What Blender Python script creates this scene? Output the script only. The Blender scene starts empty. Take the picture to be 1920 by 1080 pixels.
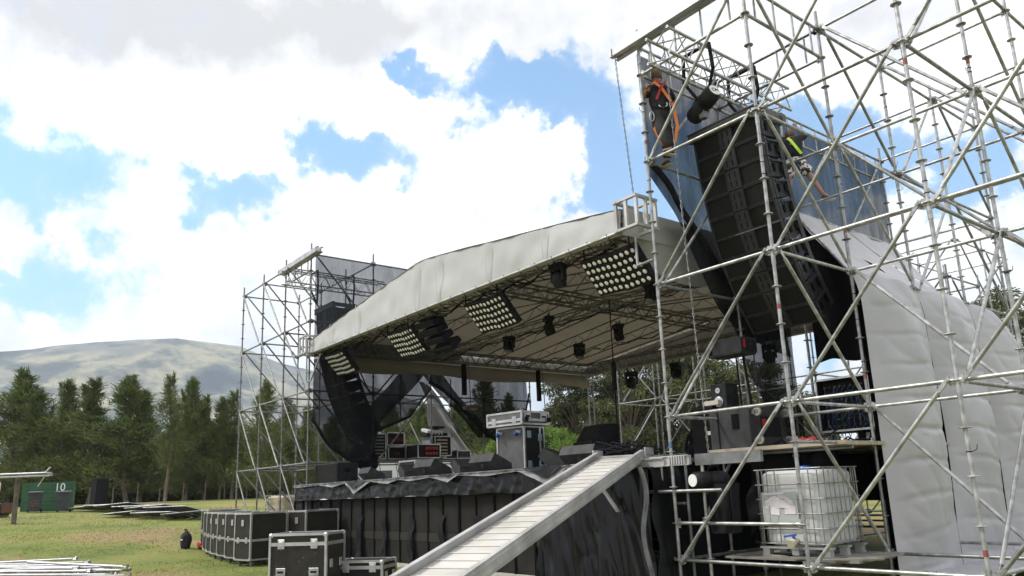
import bpy, math, random
from mathutils import Vector, Matrix, noise
random.seed(7)
R_=math.radians
C=bpy.context.scene
COL=C.collection
# ---------------------------------------------------------------- camera
cd=bpy.data.cameras.new('camera'); cam=bpy.data.objects.new('camera',cd); COL.objects.link(cam)
F_=Vector((-.75904,.61493,.21384)); RR=Vector((.62207,.78191,-.04043)); UU=Vector((.19206,-.10233,.97603))
M=Matrix.Identity(4)
for i in range(3): M[i][0]=RR[i]; M[i][1]=UU[i]; M[i][2]=-F_[i]
M[2][3]=1.5
cam.matrix_world=M
cd.sensor_width=36; cd.lens=1427.6/1920*36; cd.shift_x=-.0102; cd.shift_y=.0334
cd.clip_start=.1; cd.clip_end=20000
C.camera=cam
# ---------------------------------------------------------------- light
SUN_AZ=R_(-140); SUN_EL=R_(50)      # azimuth measured from +Y towards +X
SKYK=.15; CLOUD=1.02
sd=bpy.data.lights.new('sun','SUN'); sun=bpy.data.objects.new('sun',sd); COL.objects.link(sun)
sd.energy=2.2; sd.angle=R_(8); sd.color=(1,.97,.92)
dv=Vector((math.sin(SUN_AZ)*math.cos(SUN_EL),math.cos(SUN_AZ)*math.cos(SUN_EL),math.sin(SUN_EL)))
sun.rotation_euler=dv.to_track_quat('Z','Y').to_euler(); sun.location=(0,0,50)
C.view_settings.view_transform='Standard'; C.view_settings.look='None'; C.view_settings.gamma=1
C.view_settings.exposure=.88
W=bpy.data.worlds.new('World'); C.world=W; W.use_nodes=True
nt=W.node_tree; nt.nodes.clear()
def N(t,**k):
    n=nt.nodes.new(t)
    for a,b in k.items(): setattr(n,a,b)
    return n
def L(a,b): nt.links.new(a,b)
def mth(op,a,b=None,c=None,clamp=False):
    n=N('ShaderNodeMath',operation=op); n.use_clamp=clamp
    for i,v in enumerate((a,b,c)):
        if v is None: continue
        if isinstance(v,(int,float)): n.inputs[i].default_value=v
        else: L(v,n.inputs[i])
    return n.outputs[0]
def vmt(op,a,b=None):
    n=N('ShaderNodeVectorMath',operation=op)
    for i,v in enumerate((a,b)):
        if v is None: continue
        if isinstance(v,tuple): n.inputs[i].default_value=v
        else: L(v,n.inputs[i])
    return n
tc=N('ShaderNodeTexCoord'); sp=N('ShaderNodeSeparateXYZ'); L(tc.outputs['Generated'],sp.inputs[0])
az=mth('ARCTAN2',sp.outputs[0],sp.outputs[1]); el=mth('ARCSINE',sp.outputs[2])
nz1=N('ShaderNodeTexNoise'); L(tc.outputs['Generated'],nz1.inputs['Vector']); nz1.inputs['Scale'].default_value=5.5; nz1.inputs['Detail'].default_value=9; nz1.inputs['Roughness'].default_value=.62
nz2=N('ShaderNodeTexNoise'); L(tc.outputs['Generated'],nz2.inputs['Vector']); nz2.inputs['Scale'].default_value=16; nz2.inputs['Detail'].default_value=8; nz2.inputs['Roughness'].default_value=.6
cb=N('ShaderNodeCombineXYZ'); L(az,cb.inputs[0]); L(el,cb.inputs[1])
w1=vmt('SUBTRACT',nz2.outputs['Color'],(.5,.5,.5)); w2=vmt('MULTIPLY',w1.outputs[0],(.16,.11,0)); pp=vmt('ADD',cb.outputs[0],w2.outputs[0]).outputs[0]
def blobs(L_,src,grow=1.):
    acc=None
    for (a,e,ra,re,w) in L_:
        s=vmt('SUBTRACT',src,(a,e,0)); m=vmt('MULTIPLY',s.outputs[0],(1/(ra*grow),1/(re*grow),0)); d=vmt('DOT_PRODUCT',m.outputs[0],m.outputs[0])
        g=mth('MULTIPLY',mth('EXPONENT',mth('MULTIPLY',d.outputs['Value'],-1.)),w)
        acc=g if acc is None else mth('ADD',acc,g)
    return acc
BL=[(-1.0359,.5304,.046,.016,1),(-.891,.5142,.092,.027,1),(-.8892,.5489,.07,.012,.8),(-.7927,.4927,.045,.032,1),(-.7602,.4243,.044,.059,1),(-.7269,.381,.043,.027,.8),(-.7863,.3724,.037,.017,.6),(-1.1596,.4218,.042,.028,.72),(-1.0883,.432,.048,.031,.72),(-1.0447,.3967,.022,.04,.6),(-1.1317,.4495,.058,.019,.7),(-.9689,.4735,.053,.013,.5),(-1.299,.3807,.08,.022,.62),(-1.2469,.3762,.04,.026,.7),(-1.3159,.3441,.038,.016,.8),(-1.4924,.3938,.065,.036,.64),(-1.4307,.3754,.04,.03,.55),(-1.5098,.3588,.031,.022,.6),(-1.4469,.3041,.033,.036,.5),(-1.4569,.2309,.06,.03,.85),(-1.36,.27,.03,.05,.5),(-1.4068,.2845,.023,.03,.35),(-1.2198,.1537,.039,.02,.2),(-.4545,.4115,.036,.03,1),(-.5182,.4242,.039,.025,.9),(-.4175,.3661,.035,.036,.9),(-.3321,.3525,.052,.035,1),(-.3503,.3081,.037,.024,.8),(-.2803,.3391,.024,.028,.6),(-.2741,.2846,.019,.034,.5),(-.5819,.223,.038,.04,.6),(-.5129,.1556,.03,.032,.9),(-.6832,.3832,.042,.04,.9),(-.62,.42,.06,.06,.9),(-.60,.36,.05,.05,.8),(-.55,.37,.06,.05,.9),(-.48,.36,.05,.05,.9),(.6,.5,.4,.1,.8),(1.6,.4,.3,.1,.9),(2.6,.6,.4,.15,.8)]
GR=[(-1.282,.5572,.239,.043,1),(-1.4553,.524,.121,.032,.6),(-1.0886,.5893,.116,.029,.6),(-.4899,.5296,.152,.034,.7),(-.307,.4977,.077,.032,.5),(-.8548,.6028,.117,.018,.2),(-1.2,.75,.6,.15,.7),(0,.8,.6,.2,.5)]
nz3=N('ShaderNodeTexNoise'); L(tc.outputs['Generated'],nz3.inputs['Vector']); nz3.inputs['Scale'].default_value=38; nz3.inputs['Detail'].default_value=7; nz3.inputs['Roughness'].default_value=.65
blue=blobs(BL,pp,1.12)
bl2=mth('ADD',mth('ADD',blue,mth('MULTIPLY',mth('SUBTRACT',nz1.outputs['Fac'],.5),1.3)),mth('MULTIPLY',mth('SUBTRACT',nz2.outputs['Fac'],.5),1.5))
bl2=mth('ADD',bl2,mth('MULTIPLY',mth('SUBTRACT',nz3.outputs['Fac'],.5),.9))
bmask=N('ShaderNodeMapRange',interpolation_type='SMOOTHSTEP'); L(bl2,bmask.inputs[0]); bmask.inputs[1].default_value=.34; bmask.inputs[2].default_value=.74; bmask.inputs[3].default_value=0; bmask.inputs[4].default_value=.55
bm2=N('ShaderNodeMapRange',interpolation_type='SMOOTHSTEP'); L(bl2,bm2.inputs[0]); bm2.inputs[1].default_value=.0; bm2.inputs[2].default_value=1.0; bm2.inputs[3].default_value=0; bm2.inputs[4].default_value=.42
bmx=mth('ADD',bmask.outputs[0],bm2.outputs[0],clamp=True)
gray=mth('MULTIPLY',blobs(GR,pp,1.3),mth('MULTIPLY_ADD',nz1.outputs['Fac'],2.2,-.30),clamp=True)
sky=N('ShaderNodeTexSky'); sky.sky_type='NISHITA'; sky.sun_disc=False; sky.sun_elevation=SUN_EL; sky.sun_rotation=SUN_AZ; sky.air_density=1.; sky.dust_density=1.2; sky.ozone_density=1.2
sk=N('ShaderNodeMixRGB',blend_type='MULTIPLY'); sk.inputs[0].default_value=1; L(sky.outputs[0],sk.inputs[1]); sk.inputs[2].default_value=(SKYK*.62,SKYK*.93,SKYK*1.0,1)
cl=N('ShaderNodeMixRGB'); L(gray,cl.inputs[0]); cl.inputs[1].default_value=(CLOUD,CLOUD,CLOUD*.995,1); cl.inputs[2].default_value=(.47,.46,.45,1)
# soft shading inside the clouds
sh=N('ShaderNodeMapRange'); L(mth('MULTIPLY_ADD',nz2.outputs['Fac'],.45,mth('MULTIPLY',nz1.outputs['Fac'],.6)),sh.inputs[0]); sh.inputs[1].default_value=.44; sh.inputs[2].default_value=.72; sh.inputs[3].default_value=0; sh.inputs[4].default_value=.95
cl2=N('ShaderNodeMixRGB'); L(sh.outputs[0],cl2.inputs[0]); L(cl.outputs[0],cl2.inputs[1]); cl2.inputs[2].default_value=(.50,.50,.51,1)
mx=N('ShaderNodeMixRGB'); L(bmx,mx.inputs[0]); L(cl2.outputs[0],mx.inputs[1]); L(sk.outputs[0],mx.inputs[2])
bg=N('ShaderNodeBackground'); L(mx.outputs[0],bg.inputs[0]); bg.inputs[1].default_value=1
wo=N('ShaderNodeOutputWorld'); L(bg.outputs[0],wo.inputs[0])
# ---------------------------------------------------------------- materials
MATS={}
def mat(name,col,rough=.6,metal=0,col2=None,ns=3.,bump=0,bs=40.,rand=0,det=5,alpha=None,trans=None,stretch=None,thr=(.35,.65)):
    if name in MATS: return MATS[name]
    m=bpy.data.materials.new(name); m.use_nodes=True; t=m.node_tree; b=t.nodes['Principled BSDF']
    b.inputs['Base Color'].default_value=(*col,1); b.inputs['Roughness'].default_value=rough; b.inputs['Metallic'].default_value=metal
    if not metal and max(col)<.06: b.inputs['Specular IOR Level'].default_value=.16 if rough>.45 else .18
    tcn=t.nodes.new('ShaderNodeTexCoord'); src=tcn.outputs['Object']
    if stretch:
        mp=t.nodes.new('ShaderNodeMapping'); mp.inputs['Scale'].default_value=stretch; t.links.new(src,mp.inputs[0]); src=mp.outputs[0]
    cur=None
    if col2:
        n=t.nodes.new('ShaderNodeTexNoise'); n.inputs['Scale'].default_value=ns; n.inputs['Detail'].default_value=det; t.links.new(src,n.inputs[0])
        r=t.nodes.new('ShaderNodeMapRange'); t.links.new(n.outputs['Fac'],r.inputs[0]); r.inputs[1].default_value=thr[0]; r.inputs[2].default_value=thr[1]
        x=t.nodes.new('ShaderNodeMixRGB'); t.links.new(r.outputs[0],x.inputs[0]); x.inputs[1].default_value=(*col,1); x.inputs[2].default_value=(*col2,1); cur=x.outputs[0]
        rr=t.nodes.new('ShaderNodeMapRange'); t.links.new(n.outputs['Fac'],rr.inputs[0]); rr.inputs[3].default_value=max(.02,rough-.1); rr.inputs[4].default_value=min(1,rough+.12); t.links.new(rr.outputs[0],b.inputs['Roughness'])
    if rand:
        oi=t.nodes.new('ShaderNodeObjectInfo'); h=t.nodes.new('ShaderNodeHueSaturation')
        r=t.nodes.new('ShaderNodeMapRange'); t.links.new(oi.outputs['Random'],r.inputs[0]); r.inputs[3].default_value=1-rand; r.inputs[4].default_value=1+rand
        t.links.new(r.outputs[0],h.inputs['Value'])
        if cur: t.links.new(cur,h.inputs['Color'])
        else: h.inputs['Color'].default_value=(*col,1)
        cur=h.outputs[0]
    if cur: t.links.new(cur,b.inputs['Base Color'])
    if bump:
        n=t.nodes.new('ShaderNodeTexNoise'); n.inputs['Scale'].default_value=bs; n.inputs['Detail'].default_value=6; t.links.new(src,n.inputs[0])
        bu=t.nodes.new('ShaderNodeBump'); bu.inputs['Strength'].default_value=bump; bu.inputs['Distance'].default_value=.02; t.links.new(n.outputs['Fac'],bu.inputs['Height']); t.links.new(bu.outputs[0],b.inputs['Normal'])
    o=t.nodes['Material Output']
    if trans:
        tr=t.nodes.new('ShaderNodeBsdfTranslucent'); tr.inputs[0].default_value=(*trans[1],1); ms=t.nodes.new('ShaderNodeMixShader'); ms.inputs[0].default_value=trans[0]
        t.links.new(b.outputs[0],ms.inputs[1]); t.links.new(tr.outputs[0],ms.inputs[2]); t.links.new(ms.outputs[0],o.inputs[0])
    if alpha is not None:
        # woven net: fraction of light passes through the holes, uneven where the net is doubled or stretched
        tp=t.nodes.new('ShaderNodeBsdfTransparent'); ms=t.nodes.new('ShaderNodeMixShader')
        n=t.nodes.new('ShaderNodeTexNoise'); n.inputs['Scale'].default_value=1.3; n.inputs['Detail'].default_value=8; n.inputs['Roughness'].default_value=.7
        mp=t.nodes.new('ShaderNodeMapping'); mp.inputs['Scale'].default_value=(2,2,.5); t.links.new(tcn.outputs['Object'],mp.inputs[0]); t.links.new(mp.outputs[0],n.inputs[0])
        r=t.nodes.new('ShaderNodeMapRange'); t.links.new(n.outputs['Fac'],r.inputs[0]); r.inputs[1].default_value=.3; r.inputs[2].default_value=.7; r.inputs[3].default_value=alpha-.08; r.inputs[4].default_value=min(1,alpha+.08)
        t.links.new(r.outputs[0],ms.inputs[0]); t.links.new(tp.outputs[0],ms.inputs[1]); t.links.new(b.outputs[0],ms.inputs[2]); t.links.new(ms.outputs[0],o.inputs[0])
    MATS[name]=m; return m
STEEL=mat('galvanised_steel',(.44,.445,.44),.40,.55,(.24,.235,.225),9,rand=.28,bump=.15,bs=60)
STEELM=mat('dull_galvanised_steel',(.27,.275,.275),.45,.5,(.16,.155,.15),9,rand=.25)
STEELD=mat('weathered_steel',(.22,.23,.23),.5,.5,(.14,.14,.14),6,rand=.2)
ALU=mat('aluminium',(.55,.55,.54),.38,.65,(.4,.4,.4),5,rand=.08)
ALUP=mat('pale_aluminium',(.56,.555,.55),.45,.3,(.33,.32,.31),2.2,bump=.15,det=9)
BLK=mat('black_paint',(.014,.014,.0155),.55,0,(.03,.03,.032),8,bump=.15)
BLKM=mat('matt_black',(.012,.012,.014),.8)
GRILL=mat('speaker_grille',(.012,.0115,.0105),.75,0,(.018,.0165,.0145),4,bump=.4,bs=260)
GRILB=mat('brown_black_grille',(.017,.0152,.0125),.65,0,(.026,.023,.019),4,bump=.4,bs=260)
GREYB=mat('worn_black_box',(.055,.055,.056),.55,0,(.035,.035,.036),5,bump=.15)
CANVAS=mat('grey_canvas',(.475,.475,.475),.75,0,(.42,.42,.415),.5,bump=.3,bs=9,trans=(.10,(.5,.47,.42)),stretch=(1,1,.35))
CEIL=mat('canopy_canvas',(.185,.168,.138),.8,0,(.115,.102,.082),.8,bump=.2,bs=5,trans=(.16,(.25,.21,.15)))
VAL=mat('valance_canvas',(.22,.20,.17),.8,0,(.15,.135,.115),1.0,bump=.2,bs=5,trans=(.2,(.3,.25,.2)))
SHEET=mat('silver_grey_tarpaulin',(.46,.45,.465),.42,0,(.41,.40,.415),.7,bump=.3,bs=2.2,stretch=(1,1,2.2))
PLAS=mat('black_plastic_sheet',(.006,.006,.007),.20,0,(.009,.009,.009),3,bump=.10,bs=4,stretch=(2.2,2.2,.6))
PLASL=mat('silver_lining_plastic',(.30,.29,.29),.38,0,(.09,.09,.09),4,bump=.4,bs=6)
NET=mat('blue_grey_net',(.026,.032,.048),.9,alpha=.87)
NETL=mat('faded_net',(.030,.035,.045),.9,alpha=.74)
NETD=mat('black_net',(.014,.015,.017),.9,alpha=.85)
NETDD=mat('doubled_black_net',(.014,.015,.017),.85,alpha=.93)
WOODP=mat('plywood_board',(.42,.36,.27),.6,0,(.30,.25,.18),3,stretch=(1,8,1))
RAMPB=mat('ramp_board',(.58,.56,.52),.6,0,(.40,.375,.335),1.7,bump=.25,bs=18)
CASE=mat('black_laminate',(.013,.0125,.013),.5,0,(.020,.019,.019),7,bump=.08,rand=.15)
CASEB=mat('brown_laminate',(.036,.032,.027),.5,0,(.026,.023,.019),6,rand=.12)
IBCP=mat('milky_plastic',(.74,.745,.73),.35,0,(.64,.645,.63),2,trans=(.25,(.6,.6,.58)))
IBCY=mat('yellowed_plastic',(.42,.36,.22),.4,0,(.34,.29,.17),2)
SKIN=mat('skin',(.38,.20,.13),.55)
RED=mat('red_plastic',(.35,.02,.02),.4)
ORANGE=mat('orange_webbing',(.75,.20,.03),.7)
LIME=mat('lime_webbing',(.45,.75,.05),.7)
WHITEM=mat('white_paint',(.75,.75,.74),.4)
BLUE=mat('blue_plastic',(.02,.08,.35),.4)
BLACKC=mat('black_cotton',(.022,.022,.025),.9,0,(.035,.034,.036),9,bump=.3,bs=15)
HAIR=mat('short_brown_hair',(.10,.06,.035),.8)
GLASSY=mat('lamp_reflector',(.95,.93,.90),.15,.0,(.85,.82,.77),30)
GLASS=mat('dark_glass',(.05,.06,.07),.08,.2)
# ---------------------------------------------------------------- mesh helpers
class MB:
    def __init__(s): s.v=[]; s.f=[]; s.m=[]; s.sm=[]
    def add(s,vs,fs,mi=0,smooth=False):
        o=len(s.v); s.v+= [Vector(v) for v in vs]
        for f in fs: s.f.append([o+i for i in f]); s.m.append(mi); s.sm.append(smooth)
    def box(s,c,d,rot=None,mi=0,bev=0):
        x,y,z=[k/2 for k in d]; c=Vector(c)
        if bev and bev<min(x,y,z):
            b=bev; vs=[]; 
            pts=[(sx,sy,sz) for sx in(-1,1) for sy in(-1,1) for sz in(-1,1)]
            for sx,sy,sz in pts:
                vs+= [(sx*x,sy*(y-b),sz*(z-b)),(sx*(x-b),sy*y,sz*(z-b)),(sx*(x-b),sy*(y-b),sz*z)]
            ix={p:i*3 for i,p in enumerate(pts)}; fs=[]
            for a in range(3):
                for sg in(-1,1):
                    q=[]
                    o=[k for k in range(3) if k!=a]
                    for u,w in((-1,-1),(1,-1),(1,1),(-1,1)):
                        p=[0,0,0]; p[a]=sg; p[o[0]]=u; p[o[1]]=w; q.append(ix[tuple(p)]+a)
                    fs.append(q if (sg>0)==(a!=1) else q[::-1])
            for a in range(3):
                o=[k for k in range(3) if k!=a]
                for u in(-1,1):
                    for w in(-1,1):
                        p1=[0,0,0]; p1[a]=-1; p1[o[0]]=u; p1[o[1]]=w; p2=list(p1); p2[a]=1
                        i1,i2=ix[tuple(p1)],ix[tuple(p2)]
                        q=[i1+o[0],i2+o[0],i2+o[1],i1+o[1]]; fs.append(q)
            for p in pts: fs.append([ix[p],ix[p]+1,ix[p]+2])
        else:
            vs=[(-x,-y,-z),(x,-y,-z),(x,y,-z),(-x,y,-z),(-x,-y,z),(x,-y,z),(x,y,z),(-x,y,z)]
            fs=[(0,3,2,1),(4,5,6,7),(0,1,5,4),(1,2,6,5),(2,3,7,6),(3,0,4,7)]
        vs=[Vector(v) for v in vs]
        if rot is not None:
            if isinstance(rot,(int,float)): rot=Matrix.Rotation(rot,3,'Z')
            vs=[rot@v for v in vs]
        s.add([v+c for v in vs],fs,mi); return s
    def tube(s,a,b,r,r2=None,n=8,mi=0,caps=True):
        a=Vector(a); b=Vector(b); d=b-a
        if d.length<1e-6: return s
        q=d.to_track_quat('Z','Y'); r2=r if r2 is None else r2; vs=[]
        for k in range(n):
            t=2*math.pi*k/n; e=Vector((math.cos(t),math.sin(t),0)); vs.append(a+q@(e*r)); vs.append(b+q@(e*r2))
        s.add(vs,[(2*k,2*((k+1)%n),2*((k+1)%n)+1,2*k+1) for k in range(n)],mi,True)
        if caps: s.add([vs[2*k] for k in range(n)][::-1],[list(range(n))],mi); s.add([vs[2*k+1] for k in range(n)],[list(range(n))],mi)
        return s
    def path(s,pts,r,n=6,mi=0):
        for a,b in zip(pts[:-1],pts[1:]): s.tube(a,b,r,n=n,mi=mi,caps=True)
        return s
    def grid(s,fn,nu,nv,mi=0,smooth=True,flip=False):
        vs=[fn(u/nu,v/nv) for v in range(nv+1) for u in range(nu+1)]
        fs=[]
        for v in range(nv):
            for u in range(nu):
                a=v*(nu+1)+u; q=(a,a+1,a+nu+2,a+nu+1); fs.append(q[::-1] if flip else q)
        s.add(vs,fs,mi,smooth); return s
    def poly(s,pts,thick,mi=0):
        # extrude polygon by vector thick
        n=len(pts); t=Vector(thick); p=[Vector(q) for q in pts]
        s.add(p+[q+t for q in p],[list(range(n))[::-1],[n+i for i in range(n)]]+[(i,(i+1)%n,n+(i+1)%n,n+i) for i in range(n)],mi); return s
    def lathe(s,prof,c,axis=(0,0,1),n=12,mi=0,smooth=True):
        c=Vector(c); q=Vector(axis).to_track_quat('Z','Y'); vs=[]
        for (r,z) in prof:
            for k in range(n):
                t=2*math.pi*k/n; vs.append(c+q@Vector((r*math.cos(t),r*math.sin(t),z)))
        fs=[]
        for j in range(len(prof)-1):
            for k in range(n): fs.append((j*n+k,j*n+(k+1)%n,(j+1)*n+(k+1)%n,(j+1)*n+k))
        s.add(vs,fs,mi,smooth)
        s.add(vs[:n][::-1],[list(range(n))],mi); s.add(vs[-n:],[list(range(n))],mi); return s
    def xf(s,Mx):
        s.v=[Mx@v for v in s.v]; return s
    def build(s,name,mats,parent=None,off=None,label=None):
        me=bpy.data.meshes.new(name)
        o=Vector(off) if off is not None else Vector((0,0,0))
        me.from_pydata([v-o for v in s.v],[],s.f)
        if not isinstance(mats,(list,tuple)): mats=[mats]
        for k in mats: me.materials.append(k)
        me.polygons.foreach_set('material_index',s.m); me.polygons.foreach_set('use_smooth',s.sm); me.update()
        ob=bpy.data.objects.new(name,me); COL.objects.link(ob)
        if parent: ob.parent=parent
        if label: ob['label']=label
        return ob
def tag(o,label,cat,group=None,kind=None):
    if label: o['label']=label
    if cat: o['category']=cat
    if group: o['group']=group
    if kind: o['kind']=kind
    return o
def thing(name,label,cat,loc=(0,0,0),rz=0,group=None):
    o=bpy.data.objects.new(name,None); COL.objects.link(o); o.location=loc; o.rotation_euler=(0,0,rz); o.empty_display_size=.1
    return tag(o,label,cat,group)
def dup(root,loc,rz=None,label=None,scale=None,group=None):
    r=root.copy(); COL.objects.link(r); r.location=loc
    if rz is not None: r.rotation_euler=(0,0,rz)
    if label: r['label']=label
    if group: r['group']=group
    if scale: r.scale=scale if isinstance(scale,tuple) else (scale,)*3
    for ch in list(root.children):
        c=ch.copy(); COL.objects.link(c); c.parent=r
        for g in ch.children:
            d=g.copy(); COL.objects.link(d); d.parent=c
    return r
def at(mb,name,mats,root,label=None):
    # mesh given in world coordinates, parented to an unrotated root
    return mb.build(name,mats,root,off=root.location,label=label)
def rot3(ax,ay,az_): return (Matrix.Rotation(az_,3,'Z')@Matrix.Rotation(ay,3,'Y')@Matrix.Rotation(ax,3,'X'))
def nz(p,s=1.,o=0): return noise.noise(Vector(p)*s+Vector((o,o*1.7,o*.3)))
def fb(p,s=1.,o=0,k=4):
    a=0;w=1
    for i in range(k): a+=w*nz(p,s,o+i*3.1); s*=2.03; w*=.5
    return a
def text(s,body,size,loc,xdir,updir,mt,name='lettering',parent=None,ext=.002,off=None):
    cu=bpy.data.curves.new(name,'FONT'); cu.body=body; cu.size=size; cu.extrude=ext; cu.align_x='CENTER'; cu.align_y='CENTER'
    tmp=bpy.data.objects.new(name,cu); COL.objects.link(tmp)
    dg=bpy.context.evaluated_depsgraph_get(); dg.update(); me=bpy.data.meshes.new_from_object(tmp.evaluated_get(dg))
    bpy.data.objects.remove(tmp)
    x=Vector(xdir).normalized(); u=Vector(updir).normalized(); z=x.cross(u)
    o=Vector(off) if off is not None else Vector((0,0,0))
    for v in me.vertices: v.co=x*v.co[0]+u*v.co[1]+z*v.co[2]+Vector(loc)-o
    me.materials.clear(); me.materials.append(mt)
    ob=bpy.data.objects.new(name,me); COL.objects.link(ob); ob.parent=parent
    return ob
def gz(x,y):
    t=max(0,-x-24); h=1.75*(1-math.exp(-t/15)) if t>0 else 0
    return h+ .04*nz((x,y,0),.12)*min(1,max(0,(math.hypot(x,y)-14)/20))
# ---------------------------------------------------------------- ground, mountain
def ground():
    rs=[0]+[1.2*1.13**k for k in range(1,73)]
    na=144; vs=[(0,0,0)]; 
    for r in rs[1:]:
        for k in range(na):
            t=2*math.pi*k/na; x,y=r*math.sin(t),r*math.cos(t); vs.append((x,y,gz(x,y) if r<900 else gz(x,y)))
    fs=[(0,1+(k+1)%na,1+k) for k in range(na)]
    for j in range(len(rs)-2):
        for k in range(na): a=1+j*na; fs.append((a+k,a+(k+1)%na,a+na+(k+1)%na,a+na+k))
    m=bpy.data.materials.new('mown_grass'); m.use_nodes=True; t=m.node_tree; b=t.nodes['Principled BSDF']; b.inputs['Roughness'].default_value=.9
    tcn=t.nodes.new('ShaderNodeTexCoord')
    def noi(s,d=6,ro=.6):
        n=t.nodes.new('ShaderNodeTexNoise'); n.inputs['Scale'].default_value=s; n.inputs['Detail'].default_value=d; n.inputs['Roughness'].default_value=ro; t.links.new(tcn.outputs['Object'],n.inputs[0]); return n.outputs['Fac']
    def ramp(src,pts):
        r=t.nodes.new('ShaderNodeValToRGB'); t.links.new(src,r.inputs[0]); e=r.color_ramp.elements
        while len(e)<len(pts): e.new(.5)
        for i,(p,c) in enumerate(pts): e[i].position=p; e[i].color=(*c,1)
        return r.outputs[0]
    def mix(f,a,b_,bt='MIX'):
        x=t.nodes.new('ShaderNodeMixRGB'); x.blend_type=bt
        if isinstance(f,float): x.inputs[0].default_value=f
        else: t.links.new(f,x.inputs[0])
        t.links.new(a,x.inputs[1])
        if isinstance(b_,tuple): x.inputs[2].default_value=(*b_,1)
        else: t.links.new(b_,x.inputs[2])
        return x.outputs[0]
    base=ramp(noi(.35,8,.65),[(.36,(.10,.14,.018)),(.5,(.17,.20,.030)),(.64,(.24,.22,.055))])
    dry=ramp(noi(.12,7,.65),[(.49,(0,0,0)),(.60,(1,1,1))])
    c=mix(dry,base,(.29,.20,.095))
    fine=ramp(noi(14,4,.8),[(.3,(.55,.55,.55)),(.7,(1.35,1.35,1.3))])
    c=mix(1.,c,fine,'MULTIPLY'); t.links.new(c,b.inputs['Base Color'])
    bu=t.nodes.new('ShaderNodeBump'); bu.inputs['Strength'].default_value=.8; bu.inputs['Distance'].default_value=.06; t.links.new(noi(22,5,.8),bu.inputs['Height']); t.links.new(bu.outputs[0],b.inputs['Normal'])
    mb=MB(); mb.add(vs,fs,0,True); tag(mb.build('ground',m),'grassy field with dry patches',None,kind='structure')
ground()
def grass():
    random.seed(3); mb=MB()
    for k in range(60000):
        # near field in front of the stage, denser close by
        d=9+34*random.random()**1.6; a=R_(random.uniform(-88,-40)); x,y=d*math.sin(a),d*math.cos(a)
        if x>-22 and y>8.3: continue
        if nz((x,y,0),.35,5)<-.25: continue
        z=gz(x,y)-.01; h=random.uniform(.018,.045)*(1.25 if nz((x,y,0),.9)>.1 else .8); t=random.uniform(0,6.28); w=.007+.0007*d; dx,dy=math.cos(t)*w,math.sin(t)*w; lx,ly=random.uniform(-.04,.04),random.uniform(-.04,.04)
        mb.add([(x-dx,y-dy,z),(x+dx,y+dy,z),(x+lx,y+ly,z+h)],[(0,1,2)],random.choice((0,0,1)))
    tag(mb.build('grass',[mat('grass_blade',(.20,.25,.045),.8,trans=(.4,(.25,.28,.05))),mat('dry_grass_blade',(.32,.27,.11),.8,trans=(.4,(.3,.26,.1)))]),'short green and straw coloured grass blades',None,kind='stuff')
grass()
MT=[(-2.2,.10),(-1.9,.13),(-1.75,.14),(-1.5702,.1591),(-1.5302,.1664),(-1.5021,.1713),(-1.4729,.1761),(-1.4426,.1828),(-1.4109,.1878),(-1.3779,.1915),(-1.3262,.1965),(-1.2838,.193),(-1.2526,.1894),(-1.2075,.1704),(-1.1683,.1607),(-1.0878,.1385),(-.9988,.107),(-.9509,.0814),(-.8828,.0445),(-.7812,.0199),(-.6,.012)]
def mt_el(a):
    for (a0,e0),(a1,e1) in zip(MT[:-1],MT[1:]):
        if a0<=a<=a1: t=(a-a0)/(a1-a0); return e0+(e1-e0)*t
    return 0
def mountain():
    mb=MB()
    def fn(u,v):
        a=-2.2+1.6*u; d=1150+2250*v; hmax=math.tan(mt_el(a))*3000
        s=max(0,min(1,(d-1250)/1750)); prof=s**1.25 if d<=3000 else max(0,1-((d-3000)/900)**2*.6)
        x,y=d*math.sin(a),d*math.cos(a)
        rg=abs(fb((x,y,0),.0016,2,5)); n2=fb((x,y,0),.006,7,4)
        h=hmax*prof; env=math.sin(math.pi*min(1,s*.97)) if d<=3000 else 0
        h+= -rg*120*env*prof**.5 + n2*22*max(env,.12*(d<=3100))
        return (x,y,h*.985+1.5 if v>0 else -5)
    mb.grid(fn,420,130)
    m=bpy.data.materials.new('mountain_slope'); m.use_nodes=True; t=m.node_tree; b=t.nodes['Principled BSDF']; b.inputs['Roughness'].default_value=1
    tcn=t.nodes.new('ShaderNodeTexCoord')
    def noi(s,d=6,ro=.6):
        n=t.nodes.new('ShaderNodeTexNoise'); n.inputs['Scale'].default_value=s; n.inputs['Detail'].default_value=d; n.inputs['Roughness'].default_value=ro; t.links.new(tcn.outputs['Object'],n.inputs[0]); return n.outputs['Fac']
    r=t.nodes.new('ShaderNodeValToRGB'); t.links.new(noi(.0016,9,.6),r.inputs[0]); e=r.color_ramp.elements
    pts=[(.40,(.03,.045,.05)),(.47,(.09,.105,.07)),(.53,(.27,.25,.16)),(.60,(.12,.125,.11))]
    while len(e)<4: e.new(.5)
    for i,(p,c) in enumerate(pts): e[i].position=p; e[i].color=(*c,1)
    r2=t.nodes.new('ShaderNodeValToRGB'); t.links.new(noi(.0065,10,.7),r2.inputs[0]); e=r2.color_ramp.elements; e[0].position=.42; e[0].color=(.30,.36,.42,1); e[1].position=.54; e[1].color=(1.3,1.25,1.12,1)  # bluish darks put gully shade into the slope colour, beside scrub tones
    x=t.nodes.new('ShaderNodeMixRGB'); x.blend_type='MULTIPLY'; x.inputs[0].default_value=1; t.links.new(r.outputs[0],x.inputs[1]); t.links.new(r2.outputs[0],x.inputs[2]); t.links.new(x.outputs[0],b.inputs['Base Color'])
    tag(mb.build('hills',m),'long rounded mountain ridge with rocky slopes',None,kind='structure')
mountain()
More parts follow.
